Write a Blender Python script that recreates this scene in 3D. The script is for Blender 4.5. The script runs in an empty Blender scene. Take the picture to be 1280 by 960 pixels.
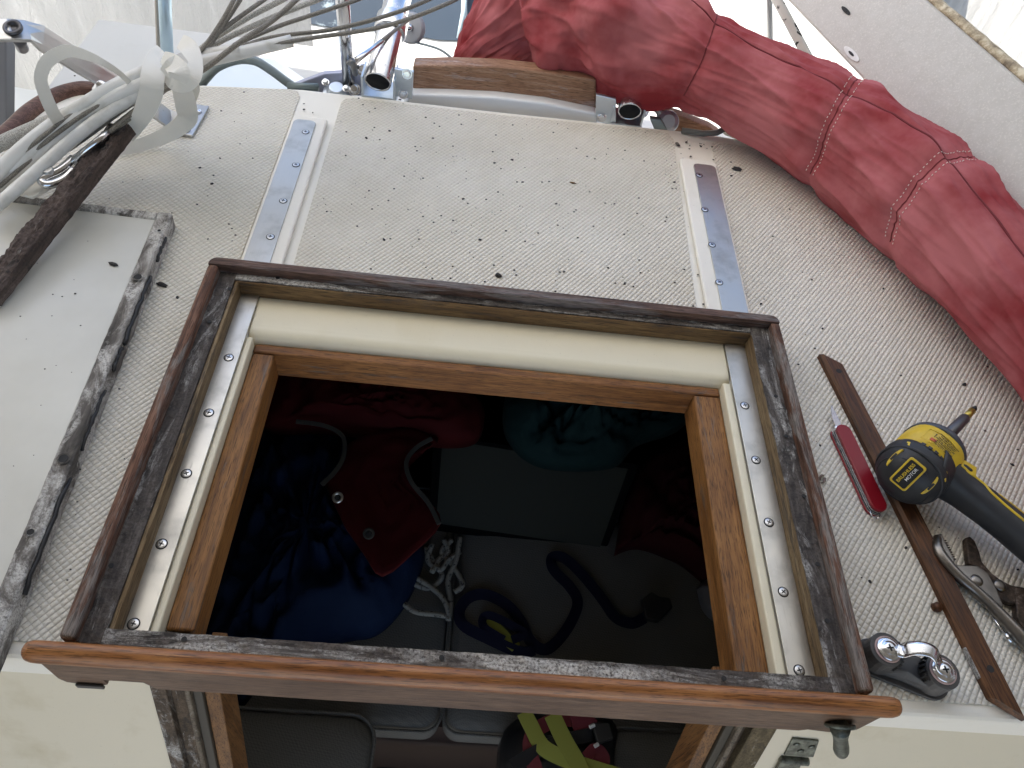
import bpy, bmesh, math, random
from mathutils import Vector, Matrix, noise
R = math.radians
random.seed(11)
S = bpy.context.scene
# ------------------------------------------------------------------ camera (solved from the hatch's two vanishing directions)
F = 940.0; H = 0.65
def vn(a): return Vector(a).normalized()
AY = vn((43, -1198, 940)); AX = Vector((12820, 1260, 940)).normalized(); AX = (AX - AY*AX.dot(AY)).normalized(); AZ = AX.cross(AY)
cam_d = bpy.data.cameras.new('camera'); cam = bpy.data.objects.new('camera', cam_d); S.collection.objects.link(cam); S.camera = cam
cam_d.sensor_width = 36; cam_d.lens = F/1280*36; cam_d.clip_start = 0.02; cam_d.clip_end = 200
cx = (AX[0], AY[0], AZ[0]); cy = (-AX[1], -AY[1], -AZ[1]); cz = (-AX[2], -AY[2], -AZ[2])
cam.matrix_world = Matrix(((cx[0], cy[0], cz[0], 0), (cx[1], cy[1], cz[1], 0), (cx[2], cy[2], cz[2], H), (0, 0, 0, 1)))
# ------------------------------------------------------------------ light
W = bpy.data.worlds.new('World'); S.world = W; W.use_nodes = True
wn = W.node_tree.nodes; wl = W.node_tree.links
sky = wn.new('ShaderNodeTexSky'); sky.sky_type = 'NISHITA'; sky.sun_disc = False
SUN_EL, SUN_AZ = 48, -85
sky.sun_elevation = R(SUN_EL); sky.sun_rotation = R(SUN_AZ); sky.dust_density = 2.0
wl.new(sky.outputs[0], wn['Background'].inputs[0]); wn['Background'].inputs[1].default_value = 0.15
sd = bpy.data.lights.new('sun', 'SUN'); sd.energy = 5.0; sd.angle = R(0.5); sd.color = (1, .93, .82)
sun = bpy.data.objects.new('sun', sd); S.collection.objects.link(sun)
sdir = Vector((math.sin(R(SUN_AZ))*math.cos(R(SUN_EL)), math.cos(R(SUN_AZ))*math.cos(R(SUN_EL)), math.sin(R(SUN_EL))))
sun.rotation_euler = sdir.to_track_quat('Z', 'Y').to_euler()
S.view_settings.view_transform = 'Standard'; S.view_settings.look = 'None'; S.view_settings.gamma = 1
S.view_settings.exposure = 1.48
S.cycles.use_denoising = True; S.cycles.max_bounces = 10; S.cycles.diffuse_bounces = 6; S.cycles.transmission_bounces = 6
# ------------------------------------------------------------------ pixel <-> place
def ray(u, v):
    d = Vector((u-640, v-480, F)); return Vector((d.dot(AX), d.dot(AY), d.dot(AZ)))
def P(u, v, z=0.0):
    w = ray(u, v); t = (z-H)/w.z; return Vector((w.x*t, w.y*t, z))
def PY(u, v, y):
    w = ray(u, v); t = y/w.y; return Vector((w.x*t, y, H+w.z*t))
def PX(u, v, x):
    w = ray(u, v); t = x/w.x; return Vector((x, w.y*t, H+w.z*t))
def BK(z): return .203+.3*z           # the aft bulkhead leans: its y at height z
def PB(u, v, off=0.):
    w = ray(u, v); t = (.203+off+.3*H)/(w.y-.3*w.z); return w*t+Vector((0, 0, H))
def mpp(p): return (p-Vector((0, 0, H))).dot(Vector((AX[2], AY[2], AZ[2])))/F   # metres per photo pixel at a point
# ------------------------------------------------------------------ mesh builder
class MB:
    def __init__(s): s.v = []; s.f = []; s.m = []; s.uv = None
    def add(s, vs, fs, mi=0):
        b = len(s.v); s.v += [Vector(v) for v in vs]; s.f += [[b+i for i in f] for f in fs]; s.m += [mi]*len(fs); return s
    def box(s, x0, x1, y0, y1, z0, z1, mi=0):
        vs = [(x, y, z) for z in (z0, z1) for y in (y0, y1) for x in (x0, x1)]
        return s.add(vs, [(0, 2, 3, 1), (4, 5, 7, 6), (0, 1, 5, 4), (2, 6, 7, 3), (0, 4, 6, 2), (1, 3, 7, 5)], mi)
    def obox(s, c, ax, ay, az, mi=0):     # oriented box: centre and three half-axis vectors
        c, ax, ay, az = map(Vector, (c, ax, ay, az))
        vs = [c+ax*i+ay*j+az*k for k in (-1, 1) for j in (-1, 1) for i in (-1, 1)]
        return s.add(vs, [(0, 2, 3, 1), (4, 5, 7, 6), (0, 1, 5, 4), (2, 6, 7, 3), (0, 4, 6, 2), (1, 3, 7, 5)], mi)
    def prism(s, poly, d, mi=0):          # 3-D polygon extruded by vector d
        n = len(poly); p = [Vector(q) for q in poly]; d = Vector(d)
        nn = Vector((0, 0, 0))
        for i in range(n): nn += p[i].cross(p[(i+1) % n])
        if nn.dot(d) < 0: p = p[::-1]
        vs = p+[q+d for q in p]
        return s.add(vs, [list(range(n))[::-1], [n+i for i in range(n)]]+[(i, (i+1) % n, n+(i+1) % n, n+i) for i in range(n)], mi)
    def rings(s, rs, cap=True, closed=False, mi=0):
        n = len(rs[0]); vs = [q for r in rs for q in r]; fs = []
        m = len(rs)
        for i in range(m if closed else m-1):
            for j in range(n): fs.append((i*n+j, i*n+(j+1) % n, ((i+1) % m)*n+(j+1) % n, ((i+1) % m)*n+j))
        if cap and not closed: fs += [list(range(n))[::-1], [(m-1)*n+j for j in range(n)]]
        return s.add(vs, fs, mi)
    def grid(s, rows, mi=0):
        n = len(rows[0]); vs = [q for r in rows for q in r]
        return s.add(vs, [(i*n+j, i*n+j+1, (i+1)*n+j+1, (i+1)*n+j) for i in range(len(rows)-1) for j in range(n-1)], mi)
    def tube(s, path, r, n=10, mi=0, cap=True, closed=False):
        path = [Vector(p) for p in path]; rr = r if isinstance(r, (list, tuple)) else [r]*len(path)
        t0 = (path[1]-path[0]).normalized(); u = t0.orthogonal().normalized(); rs = []
        for i, p in enumerate(path):
            a = path[max(i-1, 0)]; b = path[min(i+1, len(path)-1)]
            if closed: a = path[i-1]; b = path[(i+1) % len(path)]
            t = (b-a).normalized(); u = (u-t*u.dot(t)).normalized(); w = t.cross(u)
            rs.append([p+(u*math.cos(2*math.pi*k/n)+w*math.sin(2*math.pi*k/n))*rr[i] for k in range(n)])
        return s.rings(rs, cap, closed, mi)
    def cyl(s, a, b, r, n=24, mi=0, r2=None):
        return s.tube([a, b], [r, r if r2 is None else r2], n, mi)
    def lathe(s, c, axis, prof, n=28, mi=0, cap=True):   # prof: (radius, height along axis)
        c = Vector(c); ax = Vector(axis).normalized(); u = ax.orthogonal().normalized(); w = ax.cross(u)
        return s.rings([[c+ax*h+(u*math.cos(2*math.pi*k/n)+w*math.sin(2*math.pi*k/n))*r for k in range(n)] for r, h in prof], cap, False, mi)
    def ribbon(s, path, width, up, th=.0012, mi=0):      # flat strap: up = surface normal per point
        path = [Vector(p) for p in path]; rs = []
        for i, p in enumerate(path):
            t = (path[min(i+1, len(path)-1)]-path[max(i-1, 0)]).normalized()
            nrm = Vector(up[i] if isinstance(up, list) else up); nrm = (nrm-t*nrm.dot(t)).normalized(); sd_ = t.cross(nrm)
            w = width[i] if isinstance(width, list) else width
            rs.append([p+sd_*w/2*a+nrm*th/2*b for a, b in ((-1, -1), (-.5, -1.2), (.5, -1.2), (1, -1), (1, 1), (.5, 1.2), (-.5, 1.2), (-1, 1))])
        return s.rings(rs, True, False, mi)
def smooth_path(pts, k=8):
    pts = [Vector(p) for p in pts]; out = []
    for i in range(len(pts)-1):
        p0 = pts[max(i-1, 0)]; p1 = pts[i]; p2 = pts[i+1]; p3 = pts[min(i+2, len(pts)-1)]
        for j in range(k):
            t = j/k; out.append(.5*((2*p1)+(p2-p0)*t+(2*p0-5*p1+4*p2-p3)*t*t+(3*p1-p0-3*p2+p3)*t**3))
    out.append(pts[-1]); return out
def sm(vals, k=8): return [q.x for q in smooth_path([(v, 0, 0) for v in vals], k)]
def rrect(x0, x1, y0, y1, r, z=0, n=5, rs=None):
    rs = rs or [r]*4; o = []
    for (cx_, cy_, a0, q) in ((x1, y1, 0, rs[0]), (x0, y1, 90, rs[1]), (x0, y0, 180, rs[2]), (x1, y0, 270, rs[3])):
        sx = -1 if a0 in (0, 270) else 1; sy = -1 if a0 in (0, 90) else 1
        for k in range(n+1):
            a = R(a0+90*k/n); o.append(Vector((cx_+sx*q+q*math.cos(a), cy_+sy*q+q*math.sin(a), z)))
    return o
def poly_px(pts, z): return [P(u, v, z) for u, v in pts]
# ------------------------------------------------------------------ objects
def tag(o, label=None, cat=None, group=None, kind=None):
    if label: o['label'] = label
    if cat: o['category'] = cat
    if group: o['group'] = group
    if kind: o['kind'] = kind
    return o
def thing(name, label, cat, loc=(0, 0, 0), group=None, rot=(0, 0, 0)):
    o = bpy.data.objects.new(name, None); S.collection.objects.link(o); o.empty_display_size = .02
    o.location = loc; o.rotation_euler = rot; return tag(o, label, cat, group)
def obj(name, mb, mat, parent=None, smooth=False, bevel=0, world=True, base=None, seg=2, ang=35):
    """one mesh object; world=True: the builder used world coordinates"""
    off = Vector((0, 0, 0)); me = bpy.data.meshes.new(name)
    if parent is None and base is not None: off = Vector(base)
    me.from_pydata([tuple(v-off) for v in mb.v], [], mb.f)
    for m in (mat if isinstance(mat, (list, tuple)) else [mat]): me.materials.append(m)
    for p, mi in zip(me.polygons, mb.m): p.material_index = mi; p.use_smooth = bool(smooth)
    me.update()
    o = bpy.data.objects.new(name, me); S.collection.objects.link(o)
    if parent is not None:
        o.parent = parent
        if world:
            b = Vector(parent.location); q = parent
            while q.parent: q = q.parent; b += Vector(q.location)
            o.location = -b
    else: o.location = off
    if bevel:
        b = o.modifiers.new('bevel', 'BEVEL'); b.width = bevel; b.segments = seg; b.limit_method = 'ANGLE'; b.angle_limit = R(ang)
    return o
def wrl(parent, name, mb, mat, **k): return obj(name, mb, mat, parent, **k)
# ------------------------------------------------------------------ materials
def M(name, base=(.5, .5, .5), rough=.5, metal=0, **k):
    m = bpy.data.materials.new(name); m.use_nodes = True; b = m.node_tree.nodes['Principled BSDF']
    b.inputs['Base Color'].default_value = (*base, 1); b.inputs['Roughness'].default_value = rough; b.inputs['Metallic'].default_value = metal
    for a, v in k.items(): b.inputs[a.replace('_', ' ')].default_value = v
    return m
class N:
    def __init__(s, m): s.t = m.node_tree; s.b = s.t.nodes['Principled BSDF']; s.co = s.t.nodes.new('ShaderNodeTexCoord').outputs['Object']
    def n(s, ty, **k):
        o = s.t.nodes.new('ShaderNode'+ty)
        for a, v in k.items():
            if a in ('i',):
                for kk, vv in v.items(): s.set(o.inputs[kk], vv)
            else: setattr(o, a, v)
        return o
    def set(s, inp, v):
        if isinstance(v, bpy.types.NodeSocket): s.t.links.new(v, inp)
        else: inp.default_value = v
    def map(s, sc=(1, 1, 1), rot=(0, 0, 0), co=None):
        m = s.n('Mapping'); s.set(m.inputs[0], co or s.co); m.inputs['Scale'].default_value = sc; m.inputs['Rotation'].default_value = rot; return m.outputs[0]
    def noise(s, co, scale, detail=4, rough=.55, dist=0):
        o = s.n('TexNoise'); s.set(o.inputs['Vector'], co); o.inputs['Scale'].default_value = scale; o.inputs['Detail'].default_value = detail
        o.inputs['Roughness'].default_value = rough; o.inputs['Distortion'].default_value = dist; return o.outputs['Fac']
    def ramp(s, f, stops, interp='LINEAR'):
        o = s.n('ValToRGB'); s.set(o.inputs[0], f); e = o.color_ramp.elements; o.color_ramp.interpolation = interp
        while len(e) < len(stops): e.new(.5)
        for q, (p, c) in zip(e, stops): q.position = p; q.color = (*c, 1) if len(c) == 3 else c
        return o.outputs[0]
    def fac(s, f, a, b):
        o = s.n('MapRange'); s.set(o.inputs[0], f); o.inputs[1].default_value = a; o.inputs[2].default_value = b; return o.outputs[0]
    def mix(s, f, a, b, mode='MIX'):
        o = s.n('Mix', data_type='RGBA', blend_type=mode)
        s.set(o.inputs[0], f)
        s.set(o.inputs[6], (*a, 1) if isinstance(a, tuple) else a); s.set(o.inputs[7], (*b, 1) if isinstance(b, tuple) else b); return o.outputs[2]
    def math(s, op, a, b=0.):
        o = s.n('Math', operation=op); s.set(o.inputs[0], a); s.set(o.inputs[1], b); return o.outputs[0]
    def bump(s, h, st=.5, dist=.001):
        o = s.n('Bump'); o.inputs['Strength'].default_value = st; o.inputs['Distance'].default_value = dist; s.set(o.inputs['Height'], h)
        if s.b.inputs['Normal'].links: s.set(o.inputs['Normal'], s.b.inputs['Normal'].links[0].from_socket)
        s.set(s.b.inputs['Normal'], o.outputs[0])
    def col(s, c): s.set(s.b.inputs['Base Color'], c)
    def rough(s, c): s.set(s.b.inputs['Roughness'], c)
def wood(name, dark, mid, light, axis='X', rough=.4, coat=0., gray=0., grayc=(.16, .14, .125), sc=1.):
    m = M(name, mid, rough, Specular_IOR_Level=.3); q = N(m)
    st = {'X': (8, 170, 170), 'Y': (170, 8, 170), 'Z': (170, 170, 8)}[axis]; st = tuple(a*sc for a in st)
    f1 = q.noise(q.map(st), 1.0, 6, .6, .8); fine = {'X': (60, 1100, 1100), 'Y': (1100, 60, 1100), 'Z': (1100, 1100, 60)}[axis]
    f2 = q.noise(q.map(tuple(a*sc for a in fine)), 1.0, 3, .6, .2)
    c = q.ramp(f1, [(.3, dark), (.48, mid), (.68, light)])
    c = q.mix(q.math('MULTIPLY', q.fac(f2, .52, .62), .75), c, tuple(a*.4 for a in dark))
    big = q.noise(q.co, 14, 3)
    c = q.mix(q.fac(big, .4, .7), c, q.mix(1.0, c, (.72, .66, .6), 'MULTIPLY'))
    if gray: gm = q.noise(q.map({'X': (9, 60, 60), 'Y': (60, 9, 60), 'Z': (60, 60, 9)}[axis]), 1., 9, .74, .6); c = q.mix(q.math('MULTIPLY', q.fac(gm, .66-gray*.34, .72-gray*.30), .9), c, q.mix(q.fac(f2, .4, .6), tuple(a*1.25 for a in grayc), tuple(a*.55 for a in grayc)))
    q.col(c); q.bump(f2, .35, .0006); q.bump(f1, .25, .001)
    q.rough(q.math('ADD', q.math('MULTIPLY', f1, .3), rough-.15)); q.b.inputs['Coat Weight'].default_value = coat; q.b.inputs['Coat Roughness'].default_value = .25
    return m
def weathered(name, axis='X', white=.5, base=((.028, .023, .02), (.075, .062, .054), (.17, .15, .13))):
    m = M(name, (.08, .07, .06), .85); q = N(m)
    st = {'X': (14, 120, 120), 'Y': (120, 14, 120), 'Z': (120, 120, 14)}[axis]
    f1 = q.noise(q.map(st), 1.0, 7, .65, .5); f2 = q.noise(q.co, 55, 8, .7); f3 = q.noise(q.co, 420, 4, .7)
    c = q.ramp(f1, [(.3, base[0]), (.5, base[1]), (.7, base[2])])
    c = q.mix(q.fac(f3, .45, .7), c, q.mix(1.0, c, (.45, .42, .4), 'MULTIPLY'))
    st2 = {'X': (9, 45, 45), 'Y': (45, 9, 45), 'Z': (45, 45, 9)}[axis]
    w = q.math('MULTIPLY', q.fac(q.noise(q.map(st2), 1.0, 9, .74, .8), .66-.19*white, .80-.17*white), q.fac(f3, .34, .56))
    bl = q.math('MULTIPLY', q.fac(q.noise(q.co, 38, 9, .72), .55, .62), .8); c = q.mix(bl, c, (.018, .016, .014)); c = q.mix(w, c, (.62, .60, .56)); q.col(c); q.bump(f1, .6, .0015); q.bump(f3, .7, .0008); q.bump(w, .5, .0006)
    return m
TEAK = ((.14, .052, .019), (.235, .088, .031), (.33, .138, .050))
teakX = wood('teak_x', (.17, .062, .018), (.30, .115, .034), (.42, .18, .058), 'X', .36, .3); teakY = wood('teak_y', *TEAK, 'Y', .4, .2)
teak_inX = wood('teak_inner_x', (.13, .052, .015), (.25, .108, .032), (.34, .158, .050), 'X', .5, 0, .22, (.13, .1, .08))
teak_inY = wood('teak_inner_y', (.13, .054, .016), (.26, .118, .035), (.36, .175, .057), 'Y', .5, 0, .24, (.13, .1, .08))
teak_inZ = wood('teak_inner_z', (.09, .04, .013), (.19, .09, .03), (.27, .135, .05), 'Z', .6, 0)
rawY = wood('raw_wood_y', (.12, .075, .035), (.22, .15, .075), (.32, .24, .14), 'Y', .7, 0, .4, (.1, .075, .05))
rawX = wood('raw_wood_x', (.09, .05, .02), (.17, .098, .04), (.24, .15, .065), 'X', .6, 0, .3, (.07, .05, .04))
rimY = wood('rim_side', (.045, .022, .014), (.13, .06, .035), (.24, .13, .085), 'Y', .7, 0, .5, (.20, .175, .155))
rimX = wood('rim_head', (.045, .024, .018), (.11, .06, .042), (.2, .125, .095), 'X', .6, 0, .5, (.17, .145, .135))
wthX = weathered('weathered_x', 'X', .95); wthY = weathered('weathered_y', 'Y', .75); wthZ = weathered('weathered_z', 'Z', .5, ((.03, .02, .012), (.09, .06, .035), (.17, .12, .075)))
battenM = wood('batten_wood', (.03, .011, .005), (.095, .038, .014), (.18, .08, .032), 'X', .45, .05)
def gel(name, c=(.84, .805, .715), dirt=.35, rough=.33):
    m = M(name, c, rough); q = N(m)
    sp = q.fac(q.noise(q.co, 900, 3, .6), .69, .75); stn = q.fac(q.noise(q.co, 12, 6, .6), .55, .8)
    k = q.mix(q.math('MULTIPLY', stn, dirt), c, tuple(a*b for a, b in zip(c, (.78, .74, .64))))
    k = q.mix(q.math('MULTIPLY', sp, .75), k, (.16, .13, .09)); q.col(k); q.rough(q.fac(stn, -1.2, 1.6)); q.bump(q.noise(q.co, 60, 3), .08, .002); return m
gelM = gel('gelcoat'); gelY = gel('gelcoat_cream', (.78, .71, .53), .3, .3); gelB = gel('gelcoat_bulkhead', (.68, .615, .47), .9)
def nonskid():
    m = M('nonskid', (.62, .575, .49), .6); q = N(m)
    mp = q.map((1, 1, 1), (0, 0, R(38))); sp = q.n('SeparateXYZ'); q.set(sp.inputs[0], mp)
    k = 2*math.pi/.0049
    wob = q.math('MULTIPLY', q.noise(q.co, 9, 2), 1.4)
    a = q.math('ABSOLUTE', q.math('SINE', q.math('ADD', q.math('MULTIPLY', sp.outputs[0], k/2), wob)))
    b = q.math('ABSOLUTE', q.math('SINE', q.math('ADD', q.math('MULTIPLY', sp.outputs[1], k/2*.8), wob)))
    h = q.math('MULTIPLY', q.math('POWER', a, .7), q.math('ADD', q.math('MULTIPLY', q.math('POWER', b, .7), .75), .25))
    g = q.fac(h, .42, .05)
    patch = q.fac(q.noise(q.co, 5, 8, .68), .40, .66)
    c = q.mix(patch, (.79, .745, .65), (.70, .65, .545)); dirt = q.math('MULTIPLY', g, q.math('ADD', q.math('MULTIPLY', patch, .35), .30))
    c = q.mix(dirt, c, (.34, .30, .235)); q.col(c)
    q.bump(h, 1.0, .0016); q.bump(q.noise(q.co, 500, 3), .2, .0005); return m
nonskidM = nonskid()
def brushed(name, c=(.62, .62, .62), rough=.36, axis='Y', stain=.4):
    m = M(name, c, rough, 1.); q = N(m); st = {'X': (6, 500, 500), 'Y': (500, 6, 500)}[axis]
    f = q.noise(q.map(st), 1., 4, .6); g = q.noise(q.co, 22, 6, .6)
    k = q.mix(q.math('MULTIPLY', q.fac(g, .5, .75), stain), c, tuple(a*.55 for a in c)); q.col(k)
    q.rough(q.math('ADD', q.math('MULTIPLY', g, .35), rough-.17)); q.bump(f, .1, .0004)
    sc_ = q.fac(q.noise(q.map((40, 700, 40) if axis == 'X' else (700, 30, 40), (0, 0, .12)), 1., 5, .7, 1.), .60, .66); old = q.b.inputs['Roughness'].links[0].from_socket; q.rough(q.math('ADD', old, q.math('MULTIPLY', sc_, .25))); return m
aluM = brushed('aluminium_rail', (.53, .51, .465), .40, 'Y', .7); aluP = brushed('aluminium_plate', (.5, .5, .495), .34, 'X', .3)
chrome = M('stainless', (.72, .73, .75), .14, 1); q = N(chrome); q.rough(q.ramp(q.noise(q.co, 60, 4), [(.3, (.08,)*3), (.8, (.35,)*3)]))
screwM = M('screw_steel', (.6, .6, .6), .3, 1); slotM = M('slot_shade', (.02, .02, .02), .8)  # second one: flat near-black painted in for the shade of slots and holes
bronze = M('bronze_green', (.12, .13, .11), .5, .7); q = N(bronze); q.col(q.ramp(q.noise(q.co, 130, 6, .7), [(.35, (.06, .06, .05)), (.55, (.16, .17, .14)), (.7, (.25, .27, .22))])); q.bump(q.noise(q.co, 300, 4), .4, .0006)
blackM = M('black_rubber', (.012, .012, .013), .55); boreShadeM = M('bore_shade', (.006, .006, .006), .9)
def cloth(name, c, weave=0, rough=.85, var=.25, wr=0., fade=None):
    m = M(name, c, rough); q = N(m); m.node_tree.nodes['Principled BSDF'].inputs['Sheen Weight'].default_value = 0; m.node_tree.nodes['Principled BSDF'].inputs['Specular IOR Level'].default_value = .12
    f = q.noise(q.co, 7, 5, .6); k = q.mix(q.math('MULTIPLY', q.fac(f, .35, .7), var*2), c, fade or tuple(a*.6 for a in c)); 
    if weave:
        w = q.n('TexChecker'); w.inputs['Scale'].default_value = weave; q.set(w.inputs['Vector'], q.map((1, 1, 1), (.3, .4, .6)))
        fw_ = q.noise(q.co, weave, 2); k = q.mix(q.math('MULTIPLY', q.math('MULTIPLY', w.outputs[1], fw_), .9), k, tuple(a*.45 for a in c)); q.bump(fw_, .5, .001)
    else: q.bump(q.noise(q.co, 1400, 2), .25, .0004)
    if wr: q.bump(q.noise(q.map((1, 1, 1)), 9, 6, .6, 1.), wr, .02)
    q.col(k); return m
redM = cloth('red_canvas', (.25, .030, .034), 0, .8, .7, .06, (.46, .145, .15)); redDark = M('red_piping', (.16, .018, .022), .8)
webM = cloth('white_webbing', (.80, .78, .72), 0, .8, .1); stitchM = M('stitch_thread', (.7, .62, .55), .8)
plasticW = M('white_sleeve', (.72, .71, .68), .3); q = N(plasticW); q.col(q.mix(q.fac(q.noise(q.co, 40, 5), .5, .75), (.74, .73, .70), (.55, .53, .48)))
def ropeM(name, a, b, sc=420, th=.5):
    m = M(name, a, .8); q = N(m); f = q.noise(q.co, sc, 2); q.col(q.ramp(f, [(th-.03, a), (th+.03, b)])); q.bump(f, .8, .001); return m
wireM = ropeM('wire_rope', (.14, .125, .105), (.34, .32, .28), 1800); q = N(wireM); wireM.node_tree.nodes['Principled BSDF'].inputs['Metallic'].default_value = .55; wireM.node_tree.nodes['Principled BSDF'].inputs['Roughness'].default_value = .45
braidM = ropeM('grey_braid', (.33, .31, .27), (.62, .6, .55), 1100); fleckM = ropeM('flecked_rope', (.66, .65, .6), (.02, .02, .02), 70, .62)
def filmM_(nm='shrink_film', dc=(.92, .92, .90, 1), tcol=(.95, .93, .89, 1)):
    m = bpy.data.materials.new(nm); m.use_nodes = True; t = m.node_tree; t.nodes.remove(t.nodes['Principled BSDF'])
    out = t.nodes['Material Output']; d = t.nodes.new('ShaderNodeBsdfDiffuse'); tr = t.nodes.new('ShaderNodeBsdfTranslucent'); g = t.nodes.new('ShaderNodeBsdfGlossy')
    d.inputs[0].default_value = dc; tr.inputs[0].default_value = tcol; g.inputs['Roughness'].default_value = .3; g.inputs[0].default_value = (.8, .8, .8, 1)
    a = t.nodes.new('ShaderNodeMixShader'); a.inputs[0].default_value = .58; t.links.new(d.outputs[0], a.inputs[1]); t.links.new(tr.outputs[0], a.inputs[2])
    b = t.nodes.new('ShaderNodeMixShader'); b.inputs[0].default_value = .06; t.links.new(a.outputs[0], b.inputs[1]); t.links.new(g.outputs[0], b.inputs[2])
    tc = t.nodes.new('ShaderNodeTexCoord'); mp = t.nodes.new('ShaderNodeMapping'); mp.inputs['Scale'].default_value = (9, 9, 1.6); t.links.new(tc.outputs['Object'], mp.inputs[0])
    no = t.nodes.new('ShaderNodeTexNoise'); no.inputs['Scale'].default_value = 2.2; no.inputs['Detail'].default_value = 9; no.inputs['Roughness'].default_value = .68; no.inputs['Distortion'].default_value = 1.2; t.links.new(mp.outputs[0], no.inputs['Vector'])
    bp = t.nodes.new('ShaderNodeBump'); bp.inputs['Strength'].default_value = .9; bp.inputs['Distance'].default_value = .06; t.links.new(no.outputs['Fac'], bp.inputs['Height'])
    for s_ in (d, tr, g): t.links.new(bp.outputs[0], s_.inputs['Normal'])
    t.links.new(b.outputs[0], out.inputs[0]); return m
filmM = filmM_(); filmS = filmM_('shrink_film_side', (.80, .80, .79, 1), (.40, .40, .395, 1))

# ================================================================== THE SETTING
def struct(o): o['kind'] = 'structure'; return o
struct(obj('ground', MB().box(-40, 40, -40, 60, -3.05, -3.0), M('yard_concrete', (.42, .41, .39), .9)))
outline = [(-.66, .187), (-.235, .187), (-.235, .60), (.318, .60), (.318, .187), (.95, .187), (.95, .98), (.7, 1.02), (.506, 1.040), (.35, 1.05), (.02, 1.040),
           (-.27, 1.036), (-.41, 1.016), (-.555, .968), (-.592, .947), (-.624, .85), (-.64, .73)]
deck = struct(obj('deck', MB().prism([(x, y, 0) for x, y in outline], (0, 0, -.045)), gelM, bevel=.006, seg=3))
def nsk(poly): obj('nonskid_panel', MB().prism(poly, (0, 0, .0016)), nonskidM, deck, world=True, bevel=.0010)
nsk([Vector(p) for p in ((-.268, .2, .0002), (-.268, 1.012, .0002), (-.273, 1.024, .0002), (-.285, 1.028, .0002), (-.41, 1.006, .0002), (-.55, .958, .0002), (-.6, .85, .0002), (-.62, .2, .0002))])
nsk([Vector(p) for p in ((-.2055, .62, .0002), (-.2075, 1.010, .0002), (-.203, 1.021, .0002), (-.19, 1.0245, .0002), (.04, 1.028, .0002), (.275, 1.037, .0002), (.292, 1.033, .0002), (.299, 1.018, .0002), (.2885, .62, .0002))])
nsk([Vector(p) for p in ((.3585, .2, .0002), (.357, 1.014, .0002), (.361, 1.023, .0002), (.37, 1.026, .0002), (.52, 1.018, .0002), (.7, .995, .0002), (.92, .96, .0002), (.92, .2, .0002))])
# hatch surround moulded into the deck: cream strips and the rounded aft-facing shoulder
m = MB(); prof = [(.600, .006), (.557, .006), (.550, .0055), (.545, .003), (.541, -.002), (.539, -.012), (.539, -.045), (.600, -.045)]
m.prism([(-.2305, y, z) for y, z in prof], (.5415+.003, 0, 0)); obj('hatch_shoulder', m, gelY, deck, smooth=False, bevel=.002, seg=3, ang=12)
m = MB(); m.box(-.2305, -.2235, .2035, .5385, -.045, .006); m.box(.3035, .3135, .2035, .5385, -.045, .006); obj('hatch_shoulder', m, gelY, deck, bevel=.002)
m = MB(); m.box(-.27, -.2308, .187, .5995, -.045, .0015); m.box(.3137, .352, .187, .5995, -.045, .0015); obj('rail_bed', m, gelM, deck)
# aft bulkhead (leans aft towards the bottom), with the companionway opening
def slab(x0, x1, z0, z1, off0, off1):
    m = MB(); m.add([(x, BK(z)+o, z) for z in (z0, z1) for o in (off0, off1) for x in (x0, x1)], [(0, 2, 3, 1), (4, 5, 7, 6), (0, 1, 5, 4), (2, 6, 7, 3), (0, 4, 6, 2), (1, 3, 7, 5)]); return m
bulk = slab(-.75, -.2375, -1.3, -.04, .004, .03); b2 = slab(.3255, 1.0, -1.3, -.04, .004, .03); bulk.add(b2.v, b2.f)
bulkhead = struct(obj('cabin_bulkhead', bulk, gelB, bevel=.003))
# cabin lining (floor, sides, front) that keeps the saloon dark
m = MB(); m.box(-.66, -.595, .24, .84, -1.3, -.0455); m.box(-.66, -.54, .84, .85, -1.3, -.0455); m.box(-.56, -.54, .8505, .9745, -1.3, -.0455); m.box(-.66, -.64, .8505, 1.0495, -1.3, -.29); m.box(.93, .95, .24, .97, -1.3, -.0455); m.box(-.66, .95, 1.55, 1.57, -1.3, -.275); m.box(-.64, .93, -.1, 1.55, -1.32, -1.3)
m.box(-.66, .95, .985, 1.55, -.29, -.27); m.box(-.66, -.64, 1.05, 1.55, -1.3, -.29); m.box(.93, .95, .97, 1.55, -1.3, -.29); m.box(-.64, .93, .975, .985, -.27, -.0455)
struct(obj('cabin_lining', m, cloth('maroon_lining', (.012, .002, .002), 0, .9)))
struct(obj('foredeck', MB().box(-.85, 1.1, 1.045, 1.62, -.40, -.26), gel('foredeck_gel', (.66, .66, .63), .2)))
# shrink-wrap cover over the boat, plus unseen opaque panels that block light
def film(x, y, z, w=.05):  # wrinkle
    return w*(noise.noise(Vector((x*1.3, y*1.3, z*.5)))+.4*abs(noise.noise(Vector((x*4+3, y*4, z*1.2)))))
tent = thing('shrink_wrap_cover', 'white translucent shrink wrap film tented over the whole boat', 'cover', (0, 1, -3))
lightBlockM = M('light_block_grey', (.22, .20, .17), .9)  # for opaque out-of-view panels added to darken the near end
def sheet(rows): return MB().grid(rows)
rows = []
for i in range(41):
    y = -2.5+i*.06; rows.append([Vector((-1.55-.25*math.sin(max(0, (1.6-z))*.5)+film(0, y, z), y, z)) for z in [-3+k*.1 for k in range(41)]])
obj('light_block_panel', sheet(rows), lightBlockM, tent, smooth=True); rows = []
for i in range(40, 81):
    y = -2.5+i*.06; rows.append([Vector((-1.55-.25*math.sin(max(0, (1.6-z))*.5)+film(0, y, z), y, z)) for z in [-3+k*.1 for k in range(41)]])
obj('side_panel', sheet(rows), filmS, tent, smooth=True)
rows = []
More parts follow.
